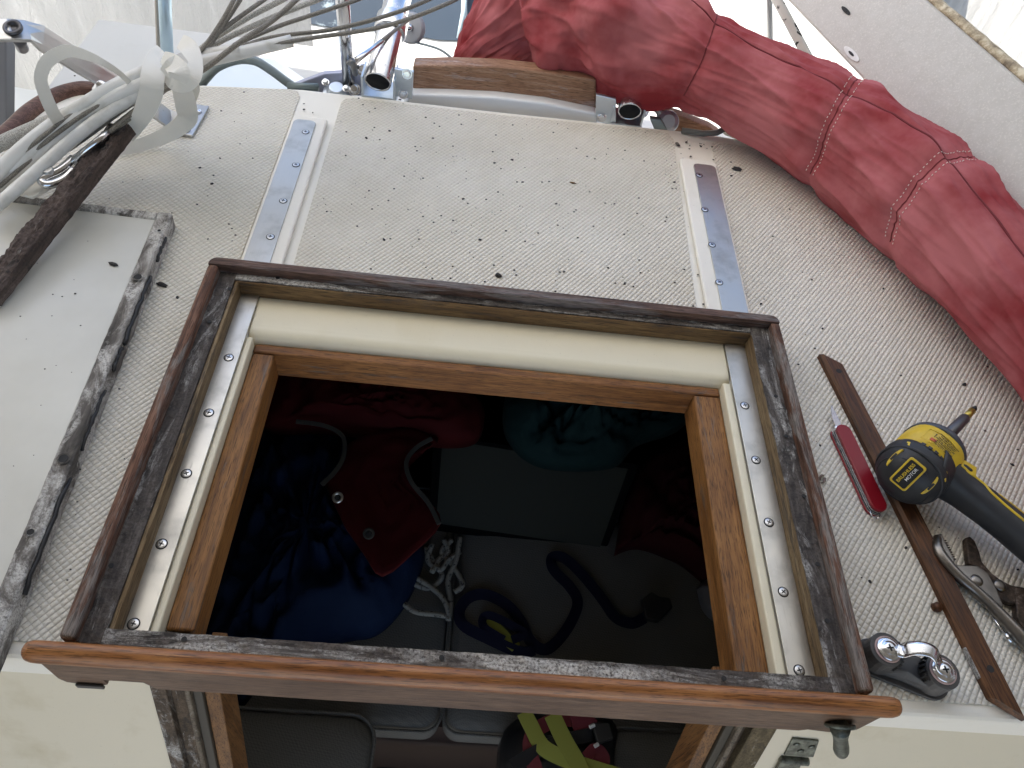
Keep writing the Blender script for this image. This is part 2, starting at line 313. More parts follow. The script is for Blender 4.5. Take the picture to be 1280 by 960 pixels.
for i in range(41):
    y = -2.5+i*.06; rows.append([Vector((1.75+film(4, y, z), y, z)) for z in [-3+k*.1 for k in range(41)]])
obj('light_block_panel', sheet(rows), lightBlockM, tent, smooth=True); rows = []
for i in range(40, 95):
    y = -2.5+i*.06; rows.append([Vector((1.75+film(4, y, z), y, z)) for z in [-3+k*.1 for k in range(41)]])
obj('side_panel', sheet(rows), filmS, tent, smooth=True)
rows = []
for i in range(37):
    y = -2.5+i*.09; rows.append([Vector((.05-1.76*math.cos(math.pi*k/30), y, .93+.92*math.sin(math.pi*k/30)+film(k*.1, y, 2))) for k in range(31)])
obj('light_block_panel', sheet(rows), lightBlockM, tent, smooth=True)  # unseen rear roof added to cut the light from above
rows = []
for i in range(36, 47):
    y = -2.5+i*.09; rows.append([Vector((.05-1.76*math.cos(math.pi*k/30), y, .93+.92*math.sin(math.pi*k/30)+film(k*.1, y, 2))) for k in range(31)])
obj('roof_panel', sheet(rows), filmM, tent, smooth=True)
rows = []
for i in range(31):
    x = -1.62+i*.036; rows.append([Vector((x, 2.28+.25*(i/30)**2*0+film(x, 0, z), z)) for z in [-3+k*.1 for k in range(41)]])
obj('end_panel', sheet(rows), filmS, tent, smooth=True)
rows = []
for i in range(41):
    x = .78+i*.026; rows.append([Vector((x, 3.1+film(x, 5, z), z)) for z in [-3+k*.1 for k in range(41)]])
obj('end_panel', sheet(rows), filmS, tent, smooth=True)

# ================================================================== HATCH FRAME
hf = thing('companionway_hatch', 'stripped teak frame around the open companionway hatch, its bedding ledge bare and blotched', 'hatch frame', (.04, .4, 0))
X0, X1, Y0, Y1 = -.2835, .3705, .1925, .6190
def edge_piece(name, mb, mat, **k): return obj(name, mb, mat, hf, **k)
# outer rims (sides run fore and aft, head athwart)
edge_piece('side_rim', MB().box(X0, X0+.0115, Y0, Y1-.0112, .0020, .0415), rimY, bevel=.0035, seg=3)
edge_piece('side_rim', MB().box(X1-.0115, X1, Y0, Y1-.0112, .0020, .0415), rimY, bevel=.0035, seg=3)
edge_piece('head_rim', MB().prism(rrect(X0, X1, Y1-.0110, Y1, .009, .002, rs=[.009, .009, .0005, .0005]), (0, 0, .0395)), rimX, bevel=.003, seg=3)
# ledges where the old sealant sat
def rough_top(m, x0, x1, y0, y1, z0, z1, amp=.0012, st=.004):
    nx = max(2, int((x1-x0)/st)); ny = max(2, int((y1-y0)/st)); rows = []
    for i in range(nx+1):
        row = []
        for j in range(ny+1):
            x = x0+(x1-x0)*i/nx; y = y0+(y1-y0)*j/ny; row.append(Vector((x, y, z1+amp*noise.noise(Vector((x*120, y*120, 0)))*1.5)))
        rows.append(row)
    m.grid([r for r in rows][::-1]); m.box(x0, x1, y0, y1, z0, z1-amp*1.2); return m
XI0, XI1, YI0, YI1 = -.2545, .3385, .2045, .5985     # inner edge of the ledge at z=.03
edge_piece('side_ledge', rough_top(MB(), X0+.0117, XI0+.0006, Y0+.001, Y1-.011, .003, .030), wthY, smooth=False)
edge_piece('side_ledge', rough_top(MB(), XI1-.0006, X1-.0117, Y0+.001, Y1-.011, .003, .030), wthY)
edge_piece('head_ledge', rough_top(MB(), XI0+.0008, XI1-.0008, YI1+.0004, Y1-.0112, .003, .030), wthX)
edge_piece('beam_ledge', rough_top(MB(), XI0+.0009, XI1-.0009, .1885, .2045, .006, .0335), wthX)
# raw wood faces of the recess
edge_piece('raw_face', MB().box(XI0+.0007, XI0+.0048, YI0+.001, YI1-.0015, .0015, .0285), rawY, bevel=.0008)
m = MB(); m.prism([(XI1+.0165, YI0+.003, .0035), (XI1+.0168, YI1-.0022, .0035), (XI1+.0005, YI1-.002, .0287), (XI1-.0012+.0005, YI1-.002, .0287), (XI1-.0012, YI0+.003, .0287)][0:0] or [(XI1-.0012, YI0+.001, .0015), (XI1+.0004, YI0+.001, .0015), (XI1+.0004, YI0+.001, .0288), (XI1-.0008, YI0+.001, .0288)], (0, YI1-YI0-.003, 0))
edge_piece('raw_face', m, rawY)
edge_piece('raw_face', MB().box(XI0+.0006, XI1-.0006, YI1-.0018, YI1+.0002, .0065, .0286), rawX, bevel=.0005)
# holes left by the old fixings, flat discs coloured as the shade inside
for (u, v, z) in [(287, 361, .03), (262, 402, .03), (203, 505, .03), (139, 707, .03), (109, 757, .03), (347, 347, .03), (631, 373, .03), (808, 393, .03), (230, 799, .034), (552, 822, .034), (905, 848, .034), (1034, 776, .03), (970, 495, .03), (1022, 705, .03), (1005, 620, .03), (983, 545, .03)]:
    c = P(u, v, z+.0012); m = MB(); m.lathe(c, (0, 0, 1), [(.0022, -.0004), (.0022, .0002)], 10); m.v = [q+Vector((0, 0, 0)) for q in m.v]
    edge_piece('screw_hole', m, slotM)
# aft beam with notched underside and rounded cap
bm_ = [(-.2990, .040), (-.2990, -.020), (-.2955, -.0285), (-.2885, -.0310), (-.2620, -.0310), (-.2615, -.0170), (-.2310, -.0170), (-.2240, -.0330), (.335, -.0380), (.341, -.0330), (.362, -.0370), (.374, -.0340), (.3835, -.022), (.3840, .040)]
edge_piece('aft_beam', MB().prism([(x, .1785, z) for x, z in bm_], (0, .0080, 0)), wood('teak_beam_shade', (.08, .045, .028), (.15, .09, .055), (.21, .135, .09), 'X', .5, .1), bevel=.002)  # same teak as the cap, greyed and darkened for the face's shade
m = MB(); cap = [(.1886, .0270), (.1886, .0440), (.1865, .0462), (.1825, .0472), (.1785, .0462), (.1756, .0435), (.1742, .0390), (.1742, .0340), (.1755, .0295), (.1775, .0272)]
rs = []
for x, s_ in [(-.3045, .55), (-.3025, .82), (-.2985, .96), (-.293, 1), (.378, 1), (.3835, .96), (.3875, .82), (.3893, .55)]:
    rs.append([Vector((x, .1815+(y-.1815)*s_, .037+(z-.037)*s_)) for y, z in cap])
m.rings(rs); m.f = [f[::-1] for f in m.f]; edge_piece('beam_cap', m, teakX, smooth=True, bevel=.001, ang=50)
# black plastic stop under the beam's end
edge_piece('beam_stop', MB().box(-.2860, -.2640, .1755, .1783, -.0318, -.0250), M('bronze_slot', (.05, .045, .04), .5), bevel=.001)

# ================================================================== SLIDE RAILS
scr_me = {}
def screw_mb(r=.0042):
    m = MB(); m.lathe((0, 0, 0), (0, 0, 1), [(r*1.25, .0001), (r*1.2, .0003)], 20, 1); m.lathe((0, 0, 0), (0, 0, 1), [(r, 0), (r*.98, .0006), (r*.7, .0009), (r*.3, .001)], 20, 0)
    for a in (35, 125):
        c, s_ = math.cos(R(a)), math.sin(R(a)); m.obox((0, 0, .00095), (c*r*.55, s_*r*.55, 0), (-s_*r*.13, c*r*.13, 0), (0, 0, .00015), 1)
    return m
def place_screws(root, spots, z, r=.0042, name='screw', nrm=None):
    proto = None
    for u in spots:
        p = P(u[0], u[1], z) if len(u) == 2 else Vector(u)
        if proto is None: o = obj(name, screw_mb(r), [screwM, slotM], root, smooth=False, world=False); proto = o
        else: o = proto.copy(); S.collection.objects.link(o); o.parent = root
        o.location = p-Vector(root.location); o.rotation_euler = (0, 0, random.uniform(0, 1.5))
lr = thing('slide_rail', 'aluminium hatch slide rail beside the old hatch lid, left of the opening', 'rail', (-.245, .57, .0), 'hatch slide rails')
obj('metal_strip', MB().prism(rrect(-.2610, -.2300, .2035, .9430, .006, .0082, rs=[.008, .008, .001, .001]), (0, 0, .0018)), aluM, lr, bevel=.0005)
obj('ridge', MB().prism(rrect(-.2655, -.2165, .6200, .9560, .006, .0017), (0, 0, .0064)), gelM, lr, bevel=.004, seg=4)
obj('ridge', MB().box(-.2498, -.2312, .2036, .5972, .0016, .0081), gelM, lr)
place_screws(lr, [(286, 447), (261, 516), (233, 592), (202, 680), (167, 780), (382, 165), (370, 206), (354, 251), (338, 296)], .0101)
rr_ = thing('slide_rail', 'aluminium hatch slide rail right of the opening, nearest the screwdriver tool', 'rail', (.335, .57, .0), 'hatch slide rails')
obj('metal_strip', MB().prism(rrect(.3125, .3372, .2035, .5955, .001, .0082), (0, 0, .0018)), aluM, rr_, bevel=.0005)
obj('metal_strip', MB().prism(rrect(.3185, .3520, .6200, .9510, .006, .0082, rs=[.008, .008, .001, .001]), (0, 0, .0018)), aluM, rr_, bevel=.0005)
obj('ridge', MB().prism(rrect(.3000, .3560, .6200, .9640, .006, .0017), (0, 0, .0064)), gelM, rr_, bevel=.004, seg=4)
place_screws(rr_, [(931, 507), (945, 575), (961, 653), (979, 740), (999, 838), (874, 219), (881, 262), (890, 306), (899, 353)], .0101)

# ================================================================== COMPANIONWAY TRIM
ct = thing('companionway_trim', 'varnished teak lining inside the open hatch, running down into the cabin doorway', 'trim', (.04, .38, -.03))
obj('head_board', MB().box(-.2230, .3030, .5270, .5388, -.045, -.0055), teak_inX, ct, bevel=.002)
obj('side_board', MB().box(-.2232, -.1995, .2200, .5266, -.0450, -.0065), teak_inY, ct, bevel=.0025, seg=3)
obj('side_board', MB().box(.2720, .3032, .2160, .5266, -.0450, -.0065), teak_inY, ct, bevel=.0025, seg=3)
m = rough_top(MB(), -.2230, -.2030, .2037, .2200, -.045, -.010, .003); obj('broken_end', m, wthY, ct)
m = rough_top(MB(), .2760, .3030, .2037, .2160, -.045, -.010, .003); obj('broken_end', m, wthY, ct)
def jamb(x0, x1, o0, o1, mat, nm, z0=-1.2, z1=-.046): obj(nm, slab(x0, x1, z0, z1, o0, o1), mat, ct, bevel=.0012)
jamb(-.2370, -.2240, -.001, .03, weathered('jamb_paint', 'Z', .95, ((.04, .028, .018), (.1, .07, .045), (.18, .13, .09))), 'jamb')
jamb(-.2238, -.2085, .006, .03, wthZ, 'jamb'); jamb(-.2083, -.2040, -.001, .03, weathered('jamb_line', 'Z', .6, ((.07, .055, .035), (.15, .12, .085), (.24, .2, .15))), 'jamb')
jamb(-.2038, -.1955, .004, .032, M('jamb_dark', (.05, .042, .03), .7), 'jamb'); jamb(-.1953, -.1815, .008, .045, teak_inZ, 'jamb')
jamb(.3025, .3252, -.001, .03, weathered('jamb_right', 'Z', .35, ((.05, .036, .015), (.12, .09, .045), (.2, .15, .08))), 'jamb'); jamb(.2935, .3023, .008, .03, wthZ, 'jamb')
jamb(.2885, .2933, -.001, .03, weathered('jamb_line_r', 'Z', .7, ((.09, .07, .05), (.17, .14, .1), (.24, .2, .15))), 'jamb'); jamb(.2800, .2883, .004, .032, M('jamb_dark2', (.04, .033, .02), .7), 'jamb'); jamb(.2660, .2798, .008, .045, teak_inZ, 'jamb')

# ================================================================== BEAM HARDWARE
tb = thing('turn_button', 'greenish bronze turn button hanging under the right end of the aft beam', 'latch', tuple(P(1050, 912, -.012)))
c = PY(1050, 906, .1765); m = MB(); m.lathe(c+Vector((0, 0, 0)), (0, -1, -.35), [(.0125, -.001), (.0128, .0015), (.0115, .003), (.006, .0038)], 28); obj('flange', m, bronze, tb, smooth=True, bevel=.0005)
a = PY(1050, 910, .1720); b = PY(1052, 944, .1660); m = MB(); pts = smooth_path([a, a.lerp(b, .35), a.lerp(b, .8), b], 5)
m.tube(pts, sm([.0085, .0062, .0068, .003], 5), 16); obj('lug', m, bronze, tb, smooth=True)
hs = thing('hinged_hasp', 'tarnished hinged hasp screwed to the cream bulkhead right of the doorway', 'hasp', tuple(PB(990, 945)))
def bkquad(pts, off, th): return [PB(u, v, off) for u, v in pts]
e_n = Vector((0, -1, .3)).normalized()
m = MB(); m.prism([PB(*q, .004) for q in [(990, 921), (1023, 924), (1016, 944), (979, 942)]], e_n*.0022); obj('plate', m, bronze, hs, bevel=.0006)
m = MB(); m.cyl(PB(975, 949, .002), PB(1010, 952, .002), .0042, 16); obj('knuckle', m, bronze, hs, bevel=.0008)
m = MB(); m.prism([PB(*q, .002) for q in [(975, 948), (1000, 952), (990, 985), (955, 985)]], e_n*.0035); obj('strap', m, bronze, hs, bevel=.0008)
for u, v in [(996, 931), (1015, 934), (1001, 939)]:
    m = MB(); m.lathe(PB(u, v, .0015), e_n, [(.0034, 0), (.003, .0008), (.0015, .0011)], 16); obj('screw', m, bronze, hs, smooth=True)

# ================================================================== TEAK BATTEN
def strip_thing(name, label, cat, a, b, w, h, mat, z, ends=None, group=None, tilt=0., part='strip'):
    a = Vector(a); b = Vector(b); d = b-a; L = d.length; t = thing(name, label, cat, a, group); t.rotation_euler = (0, -math.atan2(d.z, math.hypot(d.x, d.y)), math.atan2(d.y, d.x)); return t, L
bt, L = strip_thing('teak_batten', 'long thin varnished teak batten with mitred ends lying under the screwdriver tool', 'batten', P(1035, 452, .0018), P(1256, 892, .0018), .02, .01, battenM, .01)
w = .0118
prof = [(-w, 0), (w, 0), (w, .006), (w*.75, .0095), (-w*.75, .0095), (-w, .006)]
m = MB(); rs = []
for k in range(31):
    s_ = k/30; x0 = L*s_
    rs.append([Vector((x0+((y+w)*.9-.007 if k == 0 else (-(w-y)*.9+.008 if k == 30 else 0)), y+.0015*math.sin(s_*3), z)) for y, z in prof])
m.rings(rs); obj('strip', m, battenM, bt, world=False, bevel=.0008)
for x_ in (.022, L-.036):
    m = MB(); m.lathe((x_, 0, .0094), (0, 0, 1), [(.0034, 0), (.0034, .0003)], 16); obj('screw_hole', m, slotM, bt, world=False)
m = MB(); m.box(L-.058, L-.03, -w-.0006, -w+.002, .0015, .0065); obj('worn_edge', m, wthX, bt, world=False, bevel=.001)

# ================================================================== POCKET KNIFE
ka = P(1050, 533, .0095); kb = P(1101, 641, .0095)
kn = thing('pocket_knife', 'red multi-tool pocket knife with one blade partly open beside the batten', 'pocket knife', (ka.x, ka.y, .0020), rot=(0, 0, math.atan2(kb.y-ka.y, kb.x-ka.x)))
L = (kb-ka).length; red_k = M('knife_red', (.22, .007, .014), .3, 0, Specular_IOR_Level=.35)
def stad(L, w, z, n=10, x0=0):
    o = []
    for k in range(n+1): a = -math.pi/2+math.pi*k/n; o.append(Vector((x0+L-w+w*math.cos(a), w*math.sin(a), z)))
    for k in range(n+1): a = math.pi/2+math.pi*k/n; o.append(Vector((x0+w+w*math.cos(a), w*math.sin(a), z)))
    return o
# the knife lies tipped so its layers show along one side
for z0, th, mat, nm, ws in ((0, .0028, red_k, 'scale', .0088), (.0030, .0007, chrome, 'liner', .0086), (.0052, .0007, chrome, 'liner', .0086), (.0075, .0007, chrome, 'liner', .0086), (.0084, .0036, red_k, 'scale', .0088)):
    sh = -.0018*(z0/.003); m = MB(); m.prism([q+Vector((0, -sh*.5-.003, 0)) for q in stad(L, ws, z0)], (0, 0, th)); obj(nm, m, mat, kn, world=False, bevel=.0011 if nm == 'scale' else 0, seg=3)
m = MB(); m.prism([q+Vector((0, -.001, 0)) for q in stad(L-.006, .0068, .0029, x0=.003)], (0, 0, .0054)); obj('tool_stack', m, M('knife_tools', (.25, .25, .25), .35, .8), kn, world=False)
bl = [(.004, -.004), (-.012, -.0035), (-.0265, .001), (-.029, .0032), (-.012, .0042), (.004, .0042)]
m = MB(); m.prism([Vector((x, y-.001, .0064)) for x, y in bl], (0, 0, .0012)); obj('blade', m, brushed('blade_steel', (.45, .4, .38), .3, 'X'), kn, world=False, bevel=.0003)
m = MB(); [m.cyl((.003, y, .001), (.003, y, .0105), .0028, 12) for y in (-.006, .004)]; obj('bolster', m, chrome, kn, world=False, bevel=.0005)
m = MB(); m.tube([(L-.001+.005*math.cos(a*.6283), -.004+.005*math.sin(a*.6283), .004) for a in range(11)], .0006, 6); obj('key_ring', m, chrome, kn, world=False, smooth=True)

# ================================================================== IMPACT DRIVER
p0 = P(1131, 598, .037); p1 = P(1201, 535, .033); ang = math.atan2(p1.y-p0.y, p1.x-p0.x)
yel = M('tool_yellow', (.62, .42, .02), .42); q = N(yel); q.bump(q.noise(q.co, 700, 2), .12, .0004); q.col(q.mix(q.fac(q.noise(q.co, 70, 5), .5, .75), (.64, .44, .025), (.5, .35, .04)))
blk = M('tool_black', (.018, .019, .022), .52); q = N(blk); q.bump(q.noise(q.co, 900, 2), .2, .0004); q.rough(q.ramp(q.noise(q.co, 60, 4), [(.3, (.4,)*3), (.7, (.65,)*3)]))
gry = M('tool_grey', (.05, .055, .065), .45)
idr = thing('impact_driver', 'yellow and black cordless impact screwdriver lying on its side across the batten', 'impact driver', (p0.x, p0.y, .041), rot=(0, R(3.5), ang+R(2))); idr.scale = (.95,)*3
# local: X = towards the bit, Z = up, handle towards -Y
def ovr(x, ry, rz, cy_=0, cz_=0, n=40, pw=2.3):
    o = []
    for k in range(n):
        a = 2*math.pi*k/n; c_, s_ = math.cos(a), math.sin(a)
        o.append(Vector((x, cy_+ry*math.copysign(abs(c_)**(2/pw), c_), cz_+rz*math.copysign(abs(s_)**(2/pw), s_))))
    return o
def part(nm, mb, mat, smooth=True, bevel=0, parent=None): return obj(nm, mb, mat, parent or idr, smooth=smooth, world=False, bevel=bevel)
m = MB(); m.rings([ovr(x, r*1.02, r) for x, r in [(-.0195, .006), (-.0185, .013), (-.0150, .0205), (-.0090, .0270), (-.001, .0318), (.007, .0343), (.0135, .0350), (.0170, .0345), (.0173, .031)]]); part('rear_cap', m, blk)
m = MB(); m.rings([ovr(x, r, r) for x, r in [(.0168, .030), (.0169, .0338), (.040, .0340), (.054, .0332), (.062, .031), (.0623, .028)]]); part('motor_housing', m, yel)
m = MB(); m.rings([ovr(x, r, r, pw=2) for x, r in [(.0560, .0332), (.0575, .0345), (.063, .0340), (.069, .0300), (.074, .0235), (.079, .0160), (.082, .0125), (.085, .0115), (.0852, .009)]]); part('nose_cone', m, gry)
m = MB(); m.rings([ovr(x, r, r, pw=2) for x, r in [(.084, .0062), (.0845, .0072), (.140, .0060), (.143, .0050), (.144, .003)]]); ck = part('chuck', m, M('chuck_steel', (.11, .11, .115), .4, .7))
m = MB(); m.rings([ovr(x, r, r, pw=2) for x, r in [(.1435, .0028), (.144, .0042), (.161, .0042), (.1615, .003)]]); part('bit_sleeve', m, M('brass_sleeve', (.45, .34, .08), .3, .8))
m = MB(); m.rings([ovr(x, r, r, pw=2) for x, r in [(.161, .0034), (.167, .0032), (.172, .0012)]]); part('bit', m, M('bit_steel', (.03, .03, .03), .4, .7))
m = MB(); m.tube([Vector((.0030, .0343*math.cos(k*.1571), .0343*math.sin(k*.1571))) for k in range(40)], .0016, 8, closed=True); m2 = MB(); m2.tube([Vector((-.0085, .0278*math.cos(k*.1571), .0278*math.sin(k*.1571))) for k in range(40)], .0009, 8, closed=True); part('bumper_ring', m, M('tool_rubber', (.03, .031, .034), .7)); part('bumper_ring', m2, blk)
# black side wings over the housing
for s_ in (1,):
    m = MB(); rows = []
    for i in range(13):
        x = .011+i*.0016
        row = []
        for k in range(9):
            a = R(118+k*7-(i*1.2)); row.append(Vector((x, .0352*math.cos(a)*1.02, .0352*math.sin(a)*1.01)))
        rows.append(row)
    m.grid(rows); o = part('side_wing', m, blk); md = o.modifiers.new('s', 'SOLIDIFY'); md.thickness = .0018; md.offset = 0
# handle: oval loft, leaving the housing towards -Y and a little back
hp = [(.034, -.018, 0, .0175, .025), (.036, -.034, 0, .0180, .0215), (.038, -.050, 0, .0170, .0190), (.040, -.068, 0, .0175, .0185), (.041, -.088, 0, .0175, .0180), (.041, -.118, 0, .0180, .0185), (.041, -.160, 0, .021, .020), (.040, -.186, 0, .030, .024)]
def hring(x, y, z, rx, rz, n=32):
    o = []
    for k in range(n):
        a = 2*math.pi*k/n; c_, s_ = math.cos(a), math.sin(a); pw = 2.6
        o.append(Vector((x+rx*math.copysign(abs(c_)**(2/pw), c_), y-rx*.12*c_, z+rz*math.copysign(abs(s_)**(2/pw), s_))))
    return o
xs = [sm([h[i] for h in hp], 5) for i in range(5)]
def hsurf(t, a, k=1.0):                  # a point on the handle's skin: t 0..1 along, a degrees round
    i = t*(len(xs[0])-1); j = min(int(i), len(xs[0])-2); f_ = i-j; v = [xs[n_][j]*(1-f_)+xs[n_][j+1]*f_ for n_ in range(5)]
    c_, s_ = math.cos(R(a)), math.sin(R(a)); pw = 2.6
    return Vector((v[0]+k*v[3]*math.copysign(abs(c_)**(2/pw), c_), v[1]-v[3]*.12*c_, v[2]+k*v[4]*math.copysign(abs(s_)**(2/pw), s_)))
m = MB(); m.rings([hring(*[xs[i][k] for i in range(5)])[::-1] for k in range(len(xs[0]))]); hd = part('handle', m, blk)
m = MB(); m.rings([[hsurf(t, a, k_) for a, k_ in ((-8, .9), (-8, 1.05), (10, 1.07), (32, 1.05), (40, 1.03), (40, .9))] for t in [i/24*.30+.02 for i in range(25)]]); part('trigger_guard', m, yel)
m = MB(); m.tube(smooth_path([hsurf(.10, 72, 1.0), hsurf(.25, 68), hsurf(.34, 70), hsurf(.42, 86), hsurf(.52, 90), hsurf(.62, 92), hsurf(.68, 94), hsurf(.71, 104), hsurf(.72, 122)], 6), .0015, 8); part('trim_line', m, yel, parent=hd)
m = MB(); m.rings([[hsurf(t, a, k_) for a, k_ in ((44, .97), (44, 1.03), (62+t*10, 1.03), (62+t*10, .97))] for t in [i/12*.36+.46 for i in range(13)]]); part('inlay', m, yel, parent=hd)
# trigger
m = MB(); m.rings([ovr(x, .0065, .0085, cy_=-.042+.02*(x-.05)) for x in (.047, .052, .056, .058)]); part('trigger', m, blk, bevel=.0006)
# forward/reverse button
c = hsurf(.15, 52, 1.02); m = MB(); m.lathe(c, (.5, 0, .85), [(.0058, -.002), (.0055, .0018), (.0035, .0028)], 18); part('direction_button', m, blk)
m = MB(); m.prism([c+Vector(d) for d in ((-.012, .006, .0005), (.006, .008, -.0005), (.012, -.006, -.003), (-.005, -.011, .0005))], (.0012, 0, .0022)); part('button_plate', m, yel, bevel=.001)
# battery below the grip
m = MB(); m.prism(rrect(-.015, .075, -.235, -.191, .006, -.032), (0, 0, .064)); bt_ = part('battery', m, blk, smooth=False, bevel=.003); m = MB(); m.prism(rrect(-.016, .078, -.1915, -.1865, .002, -.026), (0, 0, .055)); part('foot_plate', m, yel, smooth=False, bevel=.002)
# raised bars of the vents and fixing tabs on the yellow/black boundary
def skin(x, a, r=.0355): return Vector((x, -r*math.sin(R(a)), r*math.cos(R(a))))
for a in (-18, -6, 6, 18, 29):
    m = MB(); m.obox(skin(.0172, a, .0350), (.0020, 0, 0), skin(0, a+90, .0022), skin(0, a, .0007)); part('vent_bar', m, blk, smooth=False, bevel=.0004)
for x, a in ((.0085, -37), (.013, -52), (.0145, 40), (.0085, 50)):
    m = MB(); m.obox(skin(x, a, .0350), (.0028, .0009, 0), skin(0, a+90, .0019), skin(0, a, .0012)); part('screw_tab', m, yel, smooth=False, bevel=.0005)
# warning label wrapped on the housing with printed lines
m = MB(); rows = []
for i in range(9): rows.append([skin(.0245+i*.0026, -27+k*6, .03475-abs(i*.0024-.01)*.02) for k in range(10)])
m.grid([r[::-1] for r in rows]); lb = part('warning_label', m, M('label_yellow', (.58, .40, .03), .35))
ink = M('print_black', (.012, .012, .012), .6); orn = M('print_orange', (.55, .10, .03), .5); whiteP = M('print_white', (.7, .7, .7), .5); yelP = M('print_yellow', (.7, .5, .03), .5)
def text(nm, s_, size, mat, parent, pos, xdir, ydir, ext=.00015, align='CENTER'):
    cu = bpy.data.curves.new(nm, 'FONT'); cu.body = s_; cu.size = size; cu.extrude = ext; cu.align_x = align; cu.align_y = 'CENTER'; cu.materials.append(mat); cu.offset = size*.004
    o = bpy.data.objects.new(nm, cu); S.collection.objects.link(o); me_ = bpy.data.meshes.new_from_object(o.evaluated_get(bpy.context.evaluated_depsgraph_get())); bpy.data.objects.remove(o); o = bpy.data.objects.new(nm, me_); S.collection.objects.link(o); o.parent = parent
    xd = Vector(xdir).normalized(); zd = xd.cross(Vector(ydir)).normalized(); yd = zd.cross(xd)
    o.matrix_local = Matrix(((xd.x, yd.x, zd.x, pos[0]), (xd.y, yd.y, zd.y, pos[1]), (xd.z, yd.z, zd.z, pos[2]), (0, 0, 0, 1))); return o
lines = ['WARNING: TO REDUCE', 'THE RISK OF INJURY,', 'READ INSTRUCTION', 'MANUAL. ALWAYS USE', 'EYE PROTECTION.', 'KEEP HANDS CLEAR OF', 'ROTATING PARTS.']
for k, s_ in enumerate(lines):
    x = .0268+(6-k)*.0029; a = 8 if k > 1 else 10
    pos = skin(x, a, .03515); text('print_line', s_, .0023, ink, lb, pos, skin(0, a+90, 1), (1, 0, 0))
pos = skin(.040, -14, .03515); text('print_line', '!', .009, ink, lb, pos, skin(0, -14+90, 1), (1, 0, 0))
m = MB(); m.obox(skin(.0315, -12, .0351), (.0022, 0, 0), skin(0, 78, .003), skin(0, -12, .0002)); part('print_block', m, orn, smooth=False, parent=lb)
m = MB(); pts = [skin(x, a, .0350) for x, a in ((.0262, -29), (.0262, -10), (.0262, 10), (.0262, 29), (.0472, 29), (.0472, 10), (.0472, -10), (.0472, -29))]; m.tube(pts, .0007, 6, closed=True); part('label_rim', m, yel, parent=lb)
# rear cap badge: faces back and up
bn = Vector((-.84, 0, .54)).normalized(); bL = Vector((0, -1, 0)); by = Vector((0, 1, 0)); bx = bn.cross(bL); bc = Vector((-.0160, .001, .0170))
def badge_rect(hw, hh, r): return [bc+bx*q.x+by*q.y for q in rrect(-hw, hw, -hh, hh, r)]
bp_ = part('badge', MB().prism([q-bn*.0050 for q in badge_rect(.0165, .0098, .003)], bn*.0066), yel, smooth=False, bevel=.0007)
part('badge_plate', MB().prism([q-bn*.0010 for q in badge_rect(.0145, .0078, .002)], bn*.0031), M('badge_black', (.008, .008, .008), .4), smooth=False, parent=bp_)
text('badge_text', 'BRUSHLESS', .0050, yelP, bp_, bc+bn*.0023+by*.0022, bx, by); text('badge_text', 'MOTOR', .0046, whiteP, bp_, bc+bn*.0023-by*.0028+bx*.002, bx, by)
for s_ in (-1, 1):   # curved yellow cut-outs either side of the badge
    cn = Vector((-.70, s_*.52, .48)).normalized(); cpos = Vector((-.0088, s_*.0205, .0172)); ca_ = (bx-cn*bx.dot(cn)).normalized(); cb_ = cn.cross(ca_)
    if cb_.y*s_ < 0: cb_ = -cb_
    m = MB(); o_ = []
    for k in range(9): a = -math.pi/2+math.pi*k/8; o_.append(cpos+cb_*(.0042*math.cos(a))+ca_*(.0120*math.sin(a))-cn*.001)
    for k in range(1, 8): a = math.pi/2-math.pi*k/8; o_.append(cpos+cb_*(.0002*math.cos(a))+ca_*(.0120*math.sin(a))-cn*.001)
    m.prism(o_, cn*.0022); vr = part('vent_rim', m, yel, smooth=False, bevel=.0003)
    m = MB(); m.obox(cpos+cb_*.0018+cn*.0012, cb_*.0013, ca_*.0045, cn*.0003); part('vent_slot', m, blackM, smooth=False, parent=vr)

# ================================================================== LOCKING PLIERS
plm = brushed('plier_steel', (.26, .24, .22), .32, 'X', 1.0); q = N(plm)
pld = M('plier_dark', (.06, .048, .04), .6, .55); q = N(pld); rf = q.noise(q.co, 140, 7, .7); q.col(q.ramp(rf, [(.4, (.03, .024, .02)), (.55, (.085, .06, .045)), (.7, (.22, .19, .17))])); q.bump(rf, .5, .0008)
pl = thing('locking_pliers', 'worn steel locking pliers with open jaws lying between batten and tool handle', 'pliers', tuple(P(1215, 735, 0)))
def pz(pts, z0, z1, mat, nm, bev=.0015, sm_=False): m = MB(); m.prism(poly_px(pts, z1), (0, 0, z0-z1)); return obj(nm, m, mat, pl, bevel=bev, seg=3)
pz([(1172, 667), (1178, 667), (1183, 678), (1189, 690), (1195, 698), (1193, 704), (1200, 706), (1222, 706), (1236, 716), (1246, 735), (1255, 757), (1252, 766), (1238, 759), (1219, 742), (1200, 722), (1184, 708), (1175, 696), (1168, 683), (1167, 674)], .007, .0135, plm, 'fixed_jaw')
m = MB(); m.tube(smooth_path([P(1172, 671, .011), P(1172, 685, .012), P(1180, 700, .012), P(1200, 722, .012), P(1225, 743, .012), P(1250, 768, .012), P(1275, 795, .012), P(1300, 822, .012)], 6), sm([.0035, .0052, .0058, .0055, .0052, .006, .0072, .0075], 6), 14); obj('channel_handle', m, plm, pl, smooth=True)
pz([(1207, 672), (1213, 670), (1219, 676), (1225, 690), (1228, 702), (1240, 716), (1252, 725), (1264, 731), (1280, 734), (1300, 742), (1300, 764), (1280, 756), (1262, 754), (1248, 746), (1236, 730), (1222, 710), (1211, 704), (1209, 688)], .003, .0105, pld, 'moving_jaw')
pz([(1270, 745), (1285, 740), (1300, 760), (1300, 800), (1284, 792), (1272, 772)], .004, .012, pld, 'lever', .0012)
